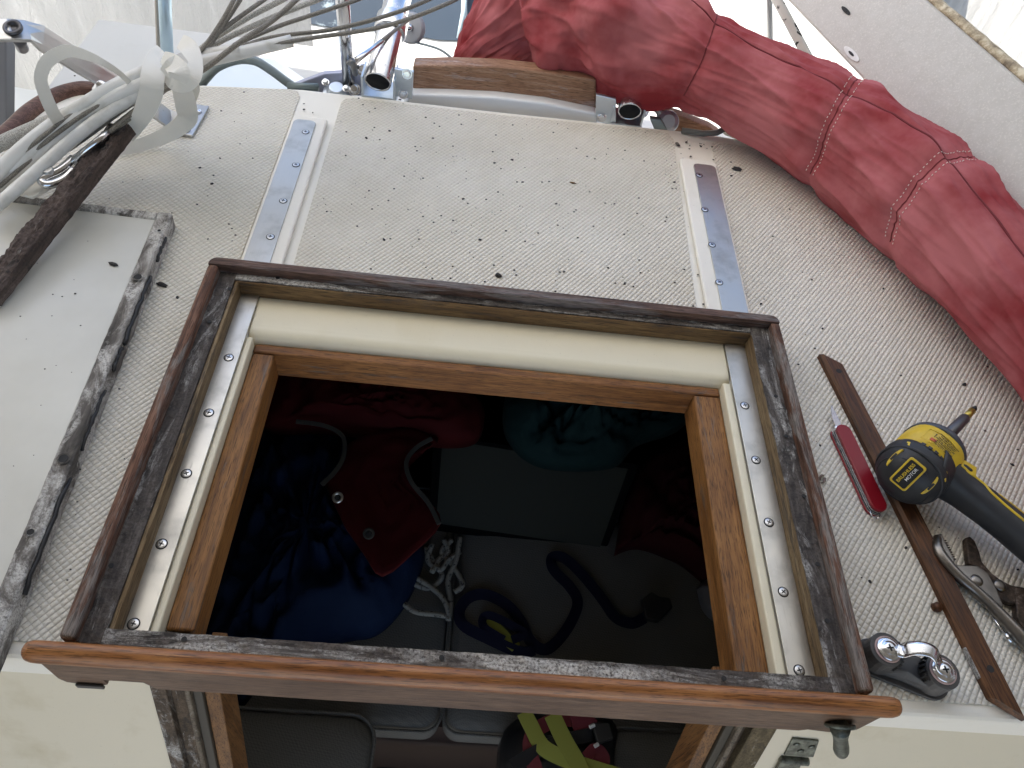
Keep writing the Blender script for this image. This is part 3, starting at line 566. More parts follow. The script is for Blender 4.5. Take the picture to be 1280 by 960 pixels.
for u, v in ((1220, 726), (1249, 732)):
    m = MB(); m.lathe(P(u, v, .0120), (0, 0, 1), [(.0062, 0), (.0060, .0018), (.0045, .0028), (.0022, .0030)], 22); obj('rivet', m, plm, pl, smooth=True)
m = MB(); m.cyl(P(1256, 791, .008), P(1264, 803, .008), .0022, 12); m.cyl(P(1240, 770, .006), P(1262, 800, .006), .0012, 8); obj('adjuster_pin', m, chrome, pl, smooth=True)
m = MB()
for k in range(9):
    p = P(1181+k*1.5, 676+k*2.9, .013); m.obox(p, (.0010, 0, 0), (0, .0005, 0), (0, 0, .0012))
obj('jaw_teeth', m, pld, pl)

# ================================================================== CAM CLEAT
ccm = M('cleat_grey', (.055, .053, .052), .5); q = N(ccm); q.bump(q.noise(q.co, 500, 3), .15, .0004); q.rough(q.ramp(q.noise(q.co, 90, 4), [(.3, (.35,)*3), (.7, (.65,)*3)]))
ca = P(1111, 811, .030); cb = P(1180, 838, .030); cax = (cb-ca); CL = cax.length; ang = math.atan2(cax.y, cax.x)
cc = thing('cam_cleat', 'small dark cam cleat with a chromed fairlead lying beside the right end of the beam', 'cam cleat', (ca.x, ca.y, .0018), rot=(0, 0, ang))
def cpart(nm, m, mat, sm_=False, bev=0, par=None): return obj(nm, m, mat, par or cc, smooth=sm_, bevel=bev, world=False)
R1 = .0155
m = MB(); m.prism(stad(CL+2*R1+.006, R1+.002, 0, 14, -R1-.003), (0, 0, .004)); cpart('base_plate', m, ccm, False, .0008)
wst = []
def peanut(z, r, wv, n=14):
    o = []
    for k in range(n+1): a = R(-120+240*k/n); o.append(Vector((CL+r*math.cos(a), r*math.sin(a), z)))
    o.append(Vector((CL/2, wv, z)))
    for k in range(n+1): a = R(60+240*k/n); o.append(Vector((r*math.cos(a), r*math.sin(a), z)))
    o.append(Vector((CL/2, -wv, z))); return o
m = MB(); m.rings([peanut(.0038, R1, R1*.8), peanut(.008, R1*.99, R1*.7), peanut(.015, R1*.95, R1*.45), peanut(.0155, R1*.9, R1*.4)]); cpart('body', m, ccm, False, .0006)
pink = M('washer_pink', (.5, .36, .34), .5)
for i, x in enumerate((0, CL)):
    s_ = 1 if i == 0 else -1
    m = MB(); o_ = []
    for k in range(25):
        a = R(360*k/25); rr0 = R1*(1.0 if math.cos(a)*s_ < .35 else 1.0-.14*(math.cos(a)*s_-.35)); o_.append((a, rr0))
    m.rings([[Vector((x+r_*math.cos(a), r_*math.sin(a), z)) for a, r_ in o_] for z in (.0155, .0165, .0245, .0262)]); cm = cpart('cam', m, ccm, False, .0008)
    m = MB()
    for k in range(7):      # teeth on the gripping side
        a = R((0 if s_ > 0 else 180)+(-48+16*k)); m.obox((x+R1*.93*math.cos(a), R1*.93*math.sin(a), .0205), (.0022*math.cos(a), .0022*math.sin(a), 0), (-.0009*math.sin(a), .0009*math.cos(a), 0), (0, 0, .0042))
    cpart('cam_teeth', m, blackM, False, .0003, cm)
    m = MB(); m.lathe((x, 0, .0262), (0, 0, 1), [(.0118, 0), (.0118, .0012)], 32); cpart('washer', m, pink, False, .0003, cm)
    m = MB(); m.lathe((x, 0, .0274), (0, 0, 1), [(.0106, 0), (.0102, .0016), (.0080, .0022), (.0062, .0023), (.0058, .0032), (.0040, .0038)], 32); cpart('screw_cap', m, chrome, True, 0, cm)
    m = MB()
    for a in (25, 115): m.obox((x, 0, .0313), (.0030*math.cos(R(a)), .0030*math.sin(R(a)), 0), (-.0007*math.sin(R(a)), .0007*math.cos(R(a)), 0), (0, 0, .0002))
    cpart('slot', m, slotM, False, 0, cm)
fp = smooth_path([(.007, .002, .0292), (.011, .002, .0300), (.014, .003, .036), (.020, .004, .0415), (CL/2+.004, .005, .0425), (CL-.014, .004, .0405), (CL-.009, .003, .0345), (CL-.004, .001, .0298), (CL+.003, 0, .0292)], 6)
m = MB(); m.ribbon(fp, .0125, [Vector((0, 0, 1)) if 10 < i < 38 else Vector((-.2 if i < 20 else .2, 0, 1)) for i in range(len(fp))], .0014); cpart('fairlead', m, chrome, True)

# wooden plug beside the batten
pg = P(1171, 759, .0040); m = MB(); m.lathe(pg, (.3, -.2, 1), [(.0046, -.0025), (.0048, .0015), (.0040, .0028), (.0022, .0034)], 14); m.v = [v+noise.noise_vector(v*300)*.0004 for v in m.v]
tag(obj('wood_plug', m, battenM, smooth=True, base=pg), 'little round wooden plug lying against the batten', 'plug')
sg = thing('metal_shaving', 'tiny curled metal scrap on the deck beside the frame, below the knife', 'scrap', tuple(P(1030, 597, .002)))
m = MB(); m.ribbon([P(1028+3*math.cos(k*.5), 597+6*math.sin(k*.5)*.9+k*.25, .003+.002*math.sin(k)) for k in range(14)], .0025, (0, 0, 1), .0005); obj('curl', m, M('scrap_metal', (.2, .15, .12), .5, .5), sg, smooth=True)

# ================================================================== HATCH LID (upper left) AND ROTTEN STRIP
hl = thing('sliding_hatch', 'removed cream hatch lid with rotten grey timber edges, at the left', 'hatch lid', (-.45, .45, 0))
lidw = M('lid_cream', (.60, .585, .52), .3); q = N(lidw); f = q.noise(q.co, 5, 5, .6); sp = q.fac(q.noise(q.co, 700, 4, .7), .70, .74); q.col(q.mix(q.math('MULTIPLY', sp, .8), q.mix(q.fac(f, .35, .65), (.61, .60, .545), (.53, .515, .455)), (.07, .06, .05))); q.bump(q.noise(q.co, 30, 4), .15, .003)
# lid plan, from its corners: outer corner, along the top edge to the left, along the side edge towards us
zL = .022
oc = P(215, 268, zL); tl = P(-40, 236, zL); br = P(-28, 870, zL)
ux = (tl-oc).normalized(); uy = (br-oc).normalized()
def LP(a, b, z): v = oc+ux*a+uy*b; return Vector((v.x, v.y, z))
WS, WT = .0165, .0125        # widths of the timber edge at side and head
m = MB(); m.prism([LP(WS, WT, .0215), LP(.30, WT, .0215), LP(.30, .56, .0215), LP(WS*.95, .56, .0215)], (0, 0, -.016)); obj('lid_panel', m, lidw, hl, bevel=.001)
lide = M('lid_edge', (.2, .18, .16), .85); q = N(lide); a1 = q.noise(q.map((60, 14, 60), (0, 0, 0)), 1., 8, .7, .6); a2 = q.noise(q.map((38, 16, 30)), 1., 9, .74, .9); a3 = q.noise(q.co, 500, 4, .7)
cc_ = q.ramp(a1, [(.34, (.045, .04, .034)), (.5, (.13, .115, .1)), (.66, (.34, .32, .29))]); q.col(q.mix(q.math('MULTIPLY', q.fac(a2, .45, .57), q.fac(a3, .3, .55)), cc_, (.60, .58, .54))); q.bump(a1, .7, .002); q.bump(a2, .5, .002); q.bump(a3, .5, .0007)
def ragged(fn, nA, nB, zt, zb, amp=.0007):
    m = MB(); rows = []
    for i in range(nA+1):
        row = []
        for j in range(nB+1):
            a, b = i/nA, j/nB; p = fn(a, b); nz = noise.noise(Vector((p.x*70, p.y*70, 1)))+.6*noise.noise(Vector((p.x*230, p.y*230, 4)))
            edge = .0009*noise.noise(Vector((p.x*90, p.y*90, 9))) if j in (0, nB) else 0
            row.append(p+Vector((edge, edge*.5, zt+amp*nz-(.0018 if j in (0, nB) else 0))))
        rows.append(row)
    n1 = len(rows[0]); m.grid(rows)
    bot = [[Vector((q.x, q.y, zb)) for q in (r[0], r[-1])] for r in rows]
    for i in range(nA):
        m.add([rows[i][0], rows[i+1][0], bot[i+1][0], bot[i][0]], [(0, 1, 2, 3)]); m.add([rows[i][-1], rows[i+1][-1], bot[i+1][1], bot[i][1]], [(0, 3, 2, 1)])
    for rws, o in ((rows[0], (0, 1, 2, 3)), (rows[-1], (0, 3, 2, 1))):
        for j in range(nB): m.add([rws[j], rws[j+1], Vector((*rws[j+1].xy, zb)), Vector((*rws[j].xy, zb))], [o])
    return m
obj('timber_edge', ragged(lambda a, b: LP(WS*b, .56*a, 0), 220, 9, .0232, .003), lide, hl)
obj('timber_edge', ragged(lambda a, b: LP(WS+.28*a+.0003, WT*b, 0), 110, 7, .0232, .003), lide, hl)
m = MB()   # beads of black sealant still hanging on the outer side
for a0, a1_, rr0 in ((.035, .075, .002), (.10, .20, .0028), (.205, .235, .002), (.26, .33, .0015), (.36, .47, .0022)):
    pts = [LP(-.0012+.0012*noise.noise(Vector((k*.7+a0*9, 0, 0))), a0+(a1_-a0)*k/14, .017+.004*noise.noise(Vector((k*.5, a0, 2)))) for k in range(15)]; m.tube(pts, [rr0*(.5+.8*abs(noise.noise(Vector((k*.8, a0*30, 1)))))+.0006 for k in range(15)], 7)
obj('sealant_bead', m, blackM, hl, smooth=True)
for u, v, r_ in ((199, 288, .0018), (172, 346, .0042), (79, 573, .0042), (38, 665, .0028)):
    m = MB(); m.lathe(P(u, v, .0256), (0, 0, 1), [(r_, -.0005), (r_, .0001)], 16); m.lathe(P(u, v, .0257), (.2, 0, 1), [(r_*1.35, 0), (r_*1.15, .0006), (r_*1.02, .0002)], 16, 1, cap=False); obj('fixing_hole', m, [slotM, lide], hl)
sa = P(152, 158, .074); sb = P(-20, 372, .033)
rs_ = thing('rotten_strip', 'dark rotten strip of teak moulding laid across the lid and the wires', 'timber strip', sa, rot=(0, -math.atan2((sb-sa).z, (sb-sa).xy.length), math.atan2((sb-sa).y, (sb-sa).x)))
L = (sb-sa).length; dr = weathered('rotten_dark', 'X', .12, ((.03, .02, .016), (.075, .052, .043), (.15, .115, .1)))
rows = []
def rot_rows(y0, y1, z1, seed, nx=170, ny=8, x_off=0):
    rows = []
    for i in range(nx+1):
        x = L*i/nx; row = []
        for j in range(ny+1):
            y = y0+(y1-y0)*j/ny; nz = .0030*noise.noise(Vector((x*60, y*160, seed)))+.0022*noise.noise(Vector((x*200, y*300, seed)))
            ex = (.006*noise.noise(Vector((y*400, seed, 0)))+x_off) if i == 0 else 0
            row.append(Vector((x+ex, y+(.0009*noise.noise(Vector((x*90, seed+j, 5))) if j in (0, ny) else 0), z1+nz-(.003 if j in (0, ny) else 0))))
        rows.append(row)
    return rows
for y0, y1, z1, sd_, xo, nm in ((-.0160, .0030, .0025, 1., .004, 'rotten_board'), (.0042, .0155, .0085, 7., -.004, 'moulding')):
    rw = rot_rows(y0, y1, z1, sd_, x_off=xo); ringz = [r+[Vector((r[-1].x, r[-1].y, -.008)), Vector((r[0].x, r[0].y, -.008))] for r in rw]
    m = MB(); m.rings(ringz); obj(nm, m, dr, rs_, world=False)
bpy.context.view_layer.update()
# ================================================================== SAIL COVER
cov_px = [(1560, 860, 70, .075), (1450, 660, 70, .075), (1362, 486, 63, .068), (1249, 353, 66, .070), (1152, 250, 73, .075), (1062, 180, 66, .073), (962, 120, 60, .076), (880, 82, 58, .082), (800, 50, 84, .080), (728, 18, 88, .085), (655, 22, 62, .055), (600, 62, 34, .02), (572, 84, 12, .0)]
cps = []; crs = []
for u, v, r_, z in cov_px: p = P(u, v, z); cps.append(p); crs.append(r_*mpp(p))
cpath = smooth_path(cps, 40); crad = sm(crs, 40); NS = len(cpath); NT = 230
def cframe(i):
    t = (cpath[min(i+1, NS-1)]-cpath[max(i-1, 0)]).normalized(); up = Vector((0, 0, 1)); sd_ = t.cross(up).normalized(); return t, sd_, sd_.cross(t).normalized()
def seam(d, w): return math.exp(-(d/w)**2)
CS = [152, 207, 285]              # cross seams (path index)
th0 = lambda i: R(108-15*max(0, (i-190)/100))+.10*math.sin(i*.03)        # lengthwise seam angle, measured from the side facing us
def cov(i, th, lift=0.):
    i = max(0, min(NS-1, i)); i0 = int(i); f_ = i-i0; i1 = min(i0+1, NS-1)
    t, sd_, up = cframe(i0); t2, sd2, up2 = cframe(i1); sd_ = sd_.lerp(sd2, f_); up = up.lerp(up2, f_); c_ = cpath[i0].lerp(cpath[i1], f_); r_ = (crad[i0]*(1-f_)+crad[i1]*f_)*.95
    s_ = i/40*.12; x, y = math.cos(th), math.sin(th)
    n1 = noise.noise(Vector((s_*7+th*.9, x*1.1, y*1.1))); n2 = noise.noise(Vector((s_*16-th*1.6+5, x*1.7, y*1.7))); n3 = 1-abs(noise.noise(Vector((s_*6.5+1.6*th, x*1.5+7, y*1.5))))*2
    bun = min(1, max(0, (i-270)/60)); fold = math.sin(s_*34+th*2.2+2*n1)
    d = .13*n1+.04*n2+.09*(max(n3, -.3)**3)+.014*(max(0, 1-abs(noise.noise(Vector((s_*15-3.1*th, x*2+3, y*2))))*3)**2)+bun*(.13*fold*abs(fold)+.10*n2)
    lw = 1-abs(noise.noise(Vector((s_*2.6+3*math.sin(th), x*3.2+1, y*3.2))))*3.2; lw2 = 1-abs(noise.noise(Vector((s_*5.5-2.2*th+11, x*3.8+9, y*3.8))))*3.6
    d += .036*max(0, lw)**2-.026*max(0, lw2)**3
    for k, cs in enumerate(CS): q = i-cs-7*math.sin(th*1.+k); d += -.055*seam(q, 3.2)+.035*seam(q-9, 6)*(1+math.sin(th*7+k*2))+.03*seam(q+9, 6)*(1+math.sin(th*6+k))
    d += -.045*seam(((th-th0(i)+math.pi) % (2*math.pi))-math.pi, .045)
    flat = 1.0
    rz = r_*(1+d)+lift; p = c_+sd_*x*rz+up*y*rz*.98
    if c_.z > .05 and p.y < 1.03 and p.z < .004: p.z = .004+.15*(p.z-.004) if False else .004
    return p
m = MB(); m.rings([[cov(i*.7, 2*math.pi*k/NT) for k in range(NT)] for i in range(int(NS/.7))])
sc = thing('sail_cover', 'faded red canvas sail cover snaking across the right of the deck, stitched in white', 'sail cover', (.6, .8, 0))
so = obj('cover_cloth', m, redM, sc, smooth=True); md = so.modifiers.new('relax', 'SMOOTH'); md.factor = .5; md.iterations = 3
# piping and stitching
m = MB(); m.tube([cov(i, th0(i), .0004) for i in range(0, 380)], .0016, 6); obj('piping', m, redDark, sc, smooth=True)
st_ = MB(); bd = MB()
for k, cs in enumerate(CS):
    for off in ((-2.2, 2.2) if k < 2 else ()):
        pts = [cov(cs+off+7*math.sin(a*1.+k), a, .0012) for a in [R(-20)+R(220)*j/110 for j in range(111)]]
        for j in range(0, 109, 2): st_.cyl(pts[j], pts[j].lerp(pts[j+1], .75), .00055, 5)
    bd = MB(); bd.tube([cov(cs+7*math.sin(a+k), a, .0002) for a in [R(-20)+R(220)*j/90 for j in range(91)]], .0010, 6); obj('cross_seam', bd, redDark, sc, smooth=True)
obj('stitching', st_, stitchM, sc)['kind'] = 'stuff'

# ================================================================== PAINTED BOARD (upper right)
dv = Vector((.1787, -.5986, 0)).normalized(); A = P(985, 0, .10)-dv*.9; Lb = 1.9; nup = Vector((.061, .015, .10)).normalized()
Wb = .125; nf = dv.cross(nup).normalized()
if nf.z < 0: nf = -nf
pbm = M('board_paint', (.5, .475, .425), .45); q = N(pbm); f = q.noise(q.map((60, 60, 60)), 1., 6, .7); f2 = q.noise(q.co, 380, 3, .6); f3 = q.noise(q.co, 5, 4)
k_ = q.mix(q.fac(f, .35, .75), (.52, .495, .45), (.46, .435, .385)); k_ = q.mix(q.math('MULTIPLY', q.fac(f2, .54, .62), .5), k_, (.64, .61, .55)); q.col(k_); q.bump(f2, .3, .0006)
edg = M('board_edge', (.5, .42, .28), .8); q = N(edg); f = q.noise(q.co, 60, 6, .7); q.col(q.ramp(f, [(.35, (.16, .12, .08)), (.5, (.42, .34, .22)), (.62, (.66, .58, .42))])); q.bump(f, .6, .002)
pb = thing('painted_board', 'long grey painted board with chipped yellowish edge leaning behind the red cover', 'board', A)
def BP(a, b, c): return A+dv*a+nup*b+nf*c
m = MB(); rs = []
for k in range(61):
    a = Lb*k/60; rs.append([BP(a, b, c) for b, c in [(0, -.016), (0, -.003), (.003, 0), (Wb*.5, .0015), (Wb-.003, 0), (Wb, -.003), (Wb, -.016)]])
m.rings(rs); obj('board_face', m, pbm, pb, smooth=False, bevel=.0005)
m = MB(); rs = []
for k in range(241):
    a = Lb*k/240; w_ = .0014*noise.noise(Vector((a*60, 0, 0))); rs.append([BP(a, Wb+b+w_, c) for b, c in [(.0002, -.002), (.004, -.001+w_), (.010+w_, -.003), (.013, -.012), (.0002, -.018)]])
m.rings(rs); obj('worn_edge', m, edg, pb, smooth=True)
for u, v, s_ in ((1065, 68, 1.), (1058, 14, .6)):
    w_ = ray(u, v); t = (A-Vector((0, 0, H))).dot(nf)/w_.dot(nf); p = Vector((0, 0, H))+w_*t; m = MB(); el = [p+nf*.0008+dv*.021*s_*math.cos(k*.2618)+nup*.0052*s_*math.sin(k*.2618) for k in range(24)]; m.prism(el, nf*.0016); m.prism([p+(q-p)*.35+nf*.0022 for q in el], nf*.0006, 1); obj('screw', m, [plasticW if s_ == 1 else slotM, slotM], pb, smooth=False)

# ================================================================== FORWARD FITTINGS: teak board, pipes, brackets
def yz(u, v, y): return PY(u, v, y)
ub = thing('teak_crossboard', 'weathered teak board bolted between two steel brackets at the front edge of the deck', 'board', (.12, 1.1, 0))
Yb = 1.09; m = MB(); up_ = [(516, 83), (560, 82), (620, 84), (680, 90), (745, 100)]; lo_ = [(745, 141), (680, 128), (620, 121), (560, 118), (516, 118)]
teakO = wood('teak_old', (.25, .13, .075), (.38, .21, .125), (.48, .30, .20), 'X', .5, 0, .3, (.42, .32, .28))
m.prism([yz(u, v, Yb) for u, v in up_+lo_], (0, .028, 0)); obj('board_face', m, teakO, ub, bevel=.003)
plw = M('pale_plastic', (.88, .90, .92), .4)
m = MB(); m.prism([yz(u, v, Yb-.018) for u, v in [(514, 118), (560, 119), (620, 122), (680, 129), (745, 142), (748, 168), (500, 140)]], (0, .03, 0)); obj('packing_piece', m, plw, ub, bevel=.003)
def bolt(c, n_, r_, par, nm='bolt'): m = MB(); m.lathe(c, n_, [(r_*1.5, 0), (r_*1.5, .0012), (r_, .0012), (r_, .005), (r_*.8, .0056)], 6 if False else 12); return obj(nm, m, chrome, par, smooth=False, bevel=.0004)
galv = M('bracket_steel', (.62, .68, .74), .35, .8)
for pts, bl_ in (([(493, 86), (517, 90), (515, 124), (492, 120)], ((509, 92), (504, 117))), ([(745, 118), (770, 124), (770, 158), (745, 152)], ((752, 146),))):
    b_ = obj('bracket', MB().prism([yz(u, v, Yb-.024) for u, v in pts], (0, .006, 0)), galv, ub, bevel=.001)
    for u, v in bl_: bolt(yz(u, v, Yb-.024), (0, -1, .3), .0055, b_)
def pipe(name, label, a, b, r_, par_group=None, cat='pipe', mat=None):
    t = thing(name, label, cat, a, par_group); m = MB(); a = Vector(a); b = Vector(b); d = (b-a).normalized()
    prof = [(r_*.86, 0.001), (r_*.9, 0), (r_*.98, 0), (r_, .001), (r_, (b-a).length), (r_*.9, (b-a).length)]
    m.lathe(a, d, prof, 32, cap=False); m.lathe(a+d*.0012, d, [(r_*.86, 0), (r_*.85, .06), (r_*.3, .061)], 24, 1); obj('tube', m, [mat or chrome, boreShadeM], t, smooth=True, bevel=0); return t  # second lathe: bore coloured near black for the shade inside the pipe
a = PY(472, 103, 1.05); p1_ = pipe('open_pipe', 'open ended stainless pipe pointing up and forward, left of the teak board', a, a+Vector((.045, .50, .20)), .0200*1.02)
d_ = Vector((.045, .50, .20)).normalized(); m = MB(); m.lathe(a+d_*.09, d_, [(.0235, 0), (.0250, .002), (.0250, .028), (.0235, .030)], 28); obj('clamp', m, chrome, p1_, smooth=True, bevel=.001)
bx_ = obj('cradle', MB().box(a.x-.026, a.x-.0225, a.y+.004, a.y+.05, a.z-.045, a.z+.004).box(a.x+.0225, a.x+.026, a.y+.004, a.y+.05, a.z-.045, a.z+.004).box(a.x-.026, a.x+.026, a.y+.002, a.y+.05, a.z-.032, a.z-.026), galv, p1_, bevel=.001)
a = PY(787, 140, 1.06); p2_ = pipe('open_pipe', 'dark open ended stainless pipe under the red cover, right of the teak board', a, a+Vector((.03, .50, .16)), .0185)
obj('cradle', MB().box(a.x-.026, a.x-.0222, a.y+.004, a.y+.05, a.z-.04, a.z+.004).box(a.x+.0222, a.x+.026, a.y+.004, a.y+.05, a.z-.04, a.z+.004).box(a.x-.026, a.x+.026, a.y+.002, a.y+.05, a.z-.030, a.z-.024), galv, p2_, bevel=.001)
# upright stanchion with round foot
st = thing('stanchion', 'slim stainless upright standing on a round foot left of the open pipe', 'stanchion', tuple(PY(435, 103, 1.075)))
a = PY(436, 104, 1.10); b = PY(425, -40, 1.03); m = MB(); m.cyl(a, b, .0098, 24); obj('tube', m, chrome, st, smooth=True)
fc = PY(421, 106, 1.09); m = MB(); m.lathe(fc-Vector((0, 0, .016)), (0, -.3, 1), [(.0235, -.004), (.0235, .002), (.016, .006), (.011, .016)], 30); obj('foot', m, galv, st, smooth=False, bevel=.001)
for u, v in ((407, 103), (433, 111)): bolt(PY(u, v, 1.072), (0, -.5, 1), .004, st)
m = MB(); m.prism([PY(u, v, 1.10) for u, v in [(365, 107), (405, 92), (470, 88), (495, 122), (440, 120), (365, 112)]], (0, .01, 0)); 
bp2 = tag(obj('mast_base_plate', m, M('lavender_plate', (.42, .44, .56), .4, .3), base=PY(420, 105, 1.1), bevel=.002), 'pale mounting plate under the stanchion foot and the open pipe', 'plate')
for u, v in ((453, 87), (443, 112)): bolt(PY(u, v, 1.09), (0, -.7, .8), .0065, bp2)
# wire with swaged fork going up to a small pulley
wf = thing('fork_terminal', 'short wire with a swaged fork hooked by the stanchion foot', 'wire fitting', tuple(PY(440, 84, 1.05)))
m = MB(); m.tube([PY(443, 78, 1.05), PY(478, 50, 1.09), PY(512, 24, 1.15)], .0026, 8); obj('wire', m, wireM, wf, smooth=True)
m = MB(); m.tube([PY(437, 82, 1.04), PY(447, 74, 1.05), PY(478, 51, 1.09)], [.006, .0048, .0036], 12); obj('swage', m, chrome, wf, smooth=True)
m = MB(); m.cyl(PY(440, 76, 1.03), PY(444, 92, 1.05), .0045, 12); m.cyl(PY(434, 78, 1.035), PY(448, 84, 1.045), .003, 10); obj('clevis', m, M('dark_steel', (.2, .2, .2), .35, .9), wf, smooth=True)
pu = thing('pulley', 'small round rope sheave beside the big open pipe', 'pulley', tuple(PY(515, 35, 1.30)))
c = PY(514, 35, 1.30); m = MB(); m.lathe(c, (-.5, -1, .5), [(.022, -.006), (.026, -.004), (.020, 0), (.026, .004), (.022, .006), (.008, .007)], 28); obj('sheave', m, M('sheave_grey', (.45, .47, .5), .35), pu, smooth=True)
m = MB(); m.cyl(c+Vector((-.006, 0, 0)), c+Vector((0, -.012, .006)), .006, 14); obj('axle', m, chrome, pu, smooth=True)
m = MB(); m.tube(smooth_path([c+Vector((0, 0, -.024)), PY(550, 62, 1.25), PY(572, 80, 1.22), PY(590, 92, 1.2)], 6), .0022, 8); obj('line', m, M('grey_line', (.25, .3, .32), .7), pu, smooth=True)
# small cluster of fittings right of the second pipe
fb = thing('rigging_toggle', 'cluster of small steel toggles and a grey strap beside the dark pipe', 'rigging fitting', tuple(PY(815, 135, 1.08)))
m = MB(); m.tube([PY(815, 122, 1.10), PY(835, 158, 1.07)], .0042, 10); obj('strap', m, M('toggle_grey', (.5, .49, .46), .4, .6), fb, smooth=True)
m = MB(); m.lathe(PY(806, 130, 1.10), (0, -.4, 1), [(.012, -.02), (.012, .004), (.009, .009)], 18); obj('toggle', m, chrome, fb, smooth=True)
m = MB(); m.tube([PY(810+14*math.cos(k*.5), 148-14*math.sin(k*.5), 1.09) for k in range(8)], .0028, 8); obj('loop', m, M('dark_steel2', (.2, .22, .24), .35, .9), fb, smooth=True)
m = MB(); m.lathe(PY(835, 152, 1.075), (0, -.8, .7), [(.018, 0), (.017, .003), (.010, .006)], 20); obj('foot_disc', m, galv, fb, bevel=.0006)
m = MB(); m.prism([PY(u, v, 1.06) for u, v in [(812, 148), (826, 150), (836, 166), (818, 163)]], (0, .01, 0)); obj('block', m, M('green_grey', (.25, .3, .3), .5, .3), fb, bevel=.002)
tr = MB().prism([PY(u, v, 1.10) for u, v in [(826, 138), (850, 145), (888, 160), (900, 168), (836, 165)]], (0, .02, 0))
tag(obj('teak_toe_rail', tr, teakO, base=PY(860, 160, 1.1), bevel=.002), 'short weathered teak rail past the dark pipe, partly under the red cover', 'rail')
# right side coaming and dark track below the cover
rc = thing('window_track', 'dark rubber edged cream sill running under the red cover at the front right edge', 'sill', tuple(P(950, 165, .005)))
m = MB(); m.prism([P(u, v, .012) for u, v in [(905, 160), (935, 162), (1100, 185), (1100, 205), (985, 190)]], (0, 0, -.012)); obj('sill', m, gelY, rc, bevel=.003)
m = MB(); m.tube([P(852, 163, .004), P(880, 167, .008), P(896, 166, .012), P(912, 158, .016)], .0045, 8); obj('rubber_track', m, M('track_grey', (.12, .12, .11), .5), rc, smooth=True)

# bent tube and pale locker front, upper left
lk = thing('foredeck_locker', 'pale blue domed locker with a bent grey rubber edge beyond the deck', 'locker', tuple(PY(310, 100, 1.08)))
arc = [(243, 118), (256, 100), (272, 84), (296, 75), (318, 76), (336, 86), (355, 100), (372, 112)]
m = MB(); m.prism([PY(u, v, 1.10+(125-v)*.005) for u, v in arc+[(390, 125), (243, 125)]], (0, .12, -.06)); obj('dome', m, M('frosted_blue', (.74, .82, .86), .45), lk, bevel=.01, seg=4)
m = MB(); m.tube(smooth_path([PY(u, v, 1.085) for u, v in arc], 5), .0068, 10); obj('edge_tube', m, M('edge_rubber', (.22, .26, .26), .45, .2), lk, smooth=True)
m = MB(); m.tube([PY(360, 108, 1.07), PY(398, 109, 1.07)], .006, 10); obj('end_stub', m, M('edge_rubber2', (.16, .2, .2), .4, .4), lk, smooth=True)
fp_ = thing('frame_pole', 'pale blue steel pole of the cover frame standing beyond the wires at upper left', 'pole', tuple(PY(207, 80, 1.5)))
m = MB(); m.cyl(PY(212, 130, 1.5), PY(203, -60, 1.5), .0125, 20); obj('tube', m, M('pole_blue', (.45, .58, .66), .3, .6), fp_, smooth=True)
m = MB(); m.cyl(PY(200, 130, 1.51), PY(194, -60, 1.51), .004, 10); obj('edge_strip', m, M('strip_tan', (.42, .38, .33), .6), fp_, smooth=True)
gp = thing('grey_post', 'grey timber post at the far left edge beyond the bracket', 'post', tuple(PY(0, 100, 1.3)))
m = MB(); m.prism([PY(u, v, 1.3) for u, v in [(-30, 48), (8, 50), (8, 190), (-30, 190)]], (0, .04, 0)); obj('upright', m, M('post_grey', (.16, .165, .18), .7), gp, bevel=.003)
# teak coaming curve outboard of the deck's corner
m = MB(); m.tube(smooth_path([P(-30, 200, .0), P(10, 168, .0), P(40, 140, .0), P(72, 121, .0), (P(100, 113, .0)), P(120, 114, 0)], 6), .0125, 12)
tag(obj('toe_rail', m, wood('toe_teak', (.09, .045, .035), (.16, .085, .065), (.22, .13, .1), 'X', .5), smooth=True, base=P(40, 140, 0)), 'curved brown teak rail round the far left corner of the deck', 'rail')

# stanchion tube and flecked rope, top right
m = MB(); m.cyl(PY(963, 70, 1.5), PY(961, -40, 1.5), .006, 14); tag(obj('support_tube', m, M('tube_grey', (.55, .56, .55), .4, .3), smooth=True, base=PY(962, 50, 1.5)), 'thin pale tube standing beside the flecked rope', 'tube')
m = MB(); m.tube([PY(955, -30, 1.40), PY(985, 25, 1.34), PY(1012, 76, 1.28), PY(1030, 110, 1.24)], .0085, 12); tag(obj('flecked_rope', m, fleckM, smooth=True, base=PY(1000, 50, 1.3)), 'white rope with black flecks running up beside the painted board', 'rope')

# ================================================================== NEIGHBOURING BOAT
nb = thing('white_boat', 'bright white cabin of another boat with dark tinted windows', 'boat', (0, 3.0, -3))
nbW = M('boat_white', (.82, .85, .86), .35); nwin = M('tinted_window', (.03, .045, .065), .2)
q = N(nwin); f = q.noise(q.co, 7, 6, .7); q.col(q.mix(q.fac(f, .58, .64), (.025, .045, .075), (.28, .36, .42))); q.rough(q.fac(f, -1.5, 2.5))
bp0 = Vector((0, 2.2, -1.0)); bnn = Vector((0, -1, 1)).normalized()
def PS(u, v, off=0.): w_ = ray(u, v); t = (bp0+bnn*off-Vector((0, 0, H))).dot(bnn)/w_.dot(bnn); return Vector((0, 0, H))+w_*t
m = MB(); m.prism([(-1.9, y, z) for y, z in ((1.95, -3), (1.95, -1.3), (2.2, -1.0), (3.5, .3), (3.9, .3), (3.9, -3))], (3.5, 0, 0)); obj('cabin_side', m, nbW, nb, bevel=.03, seg=4)
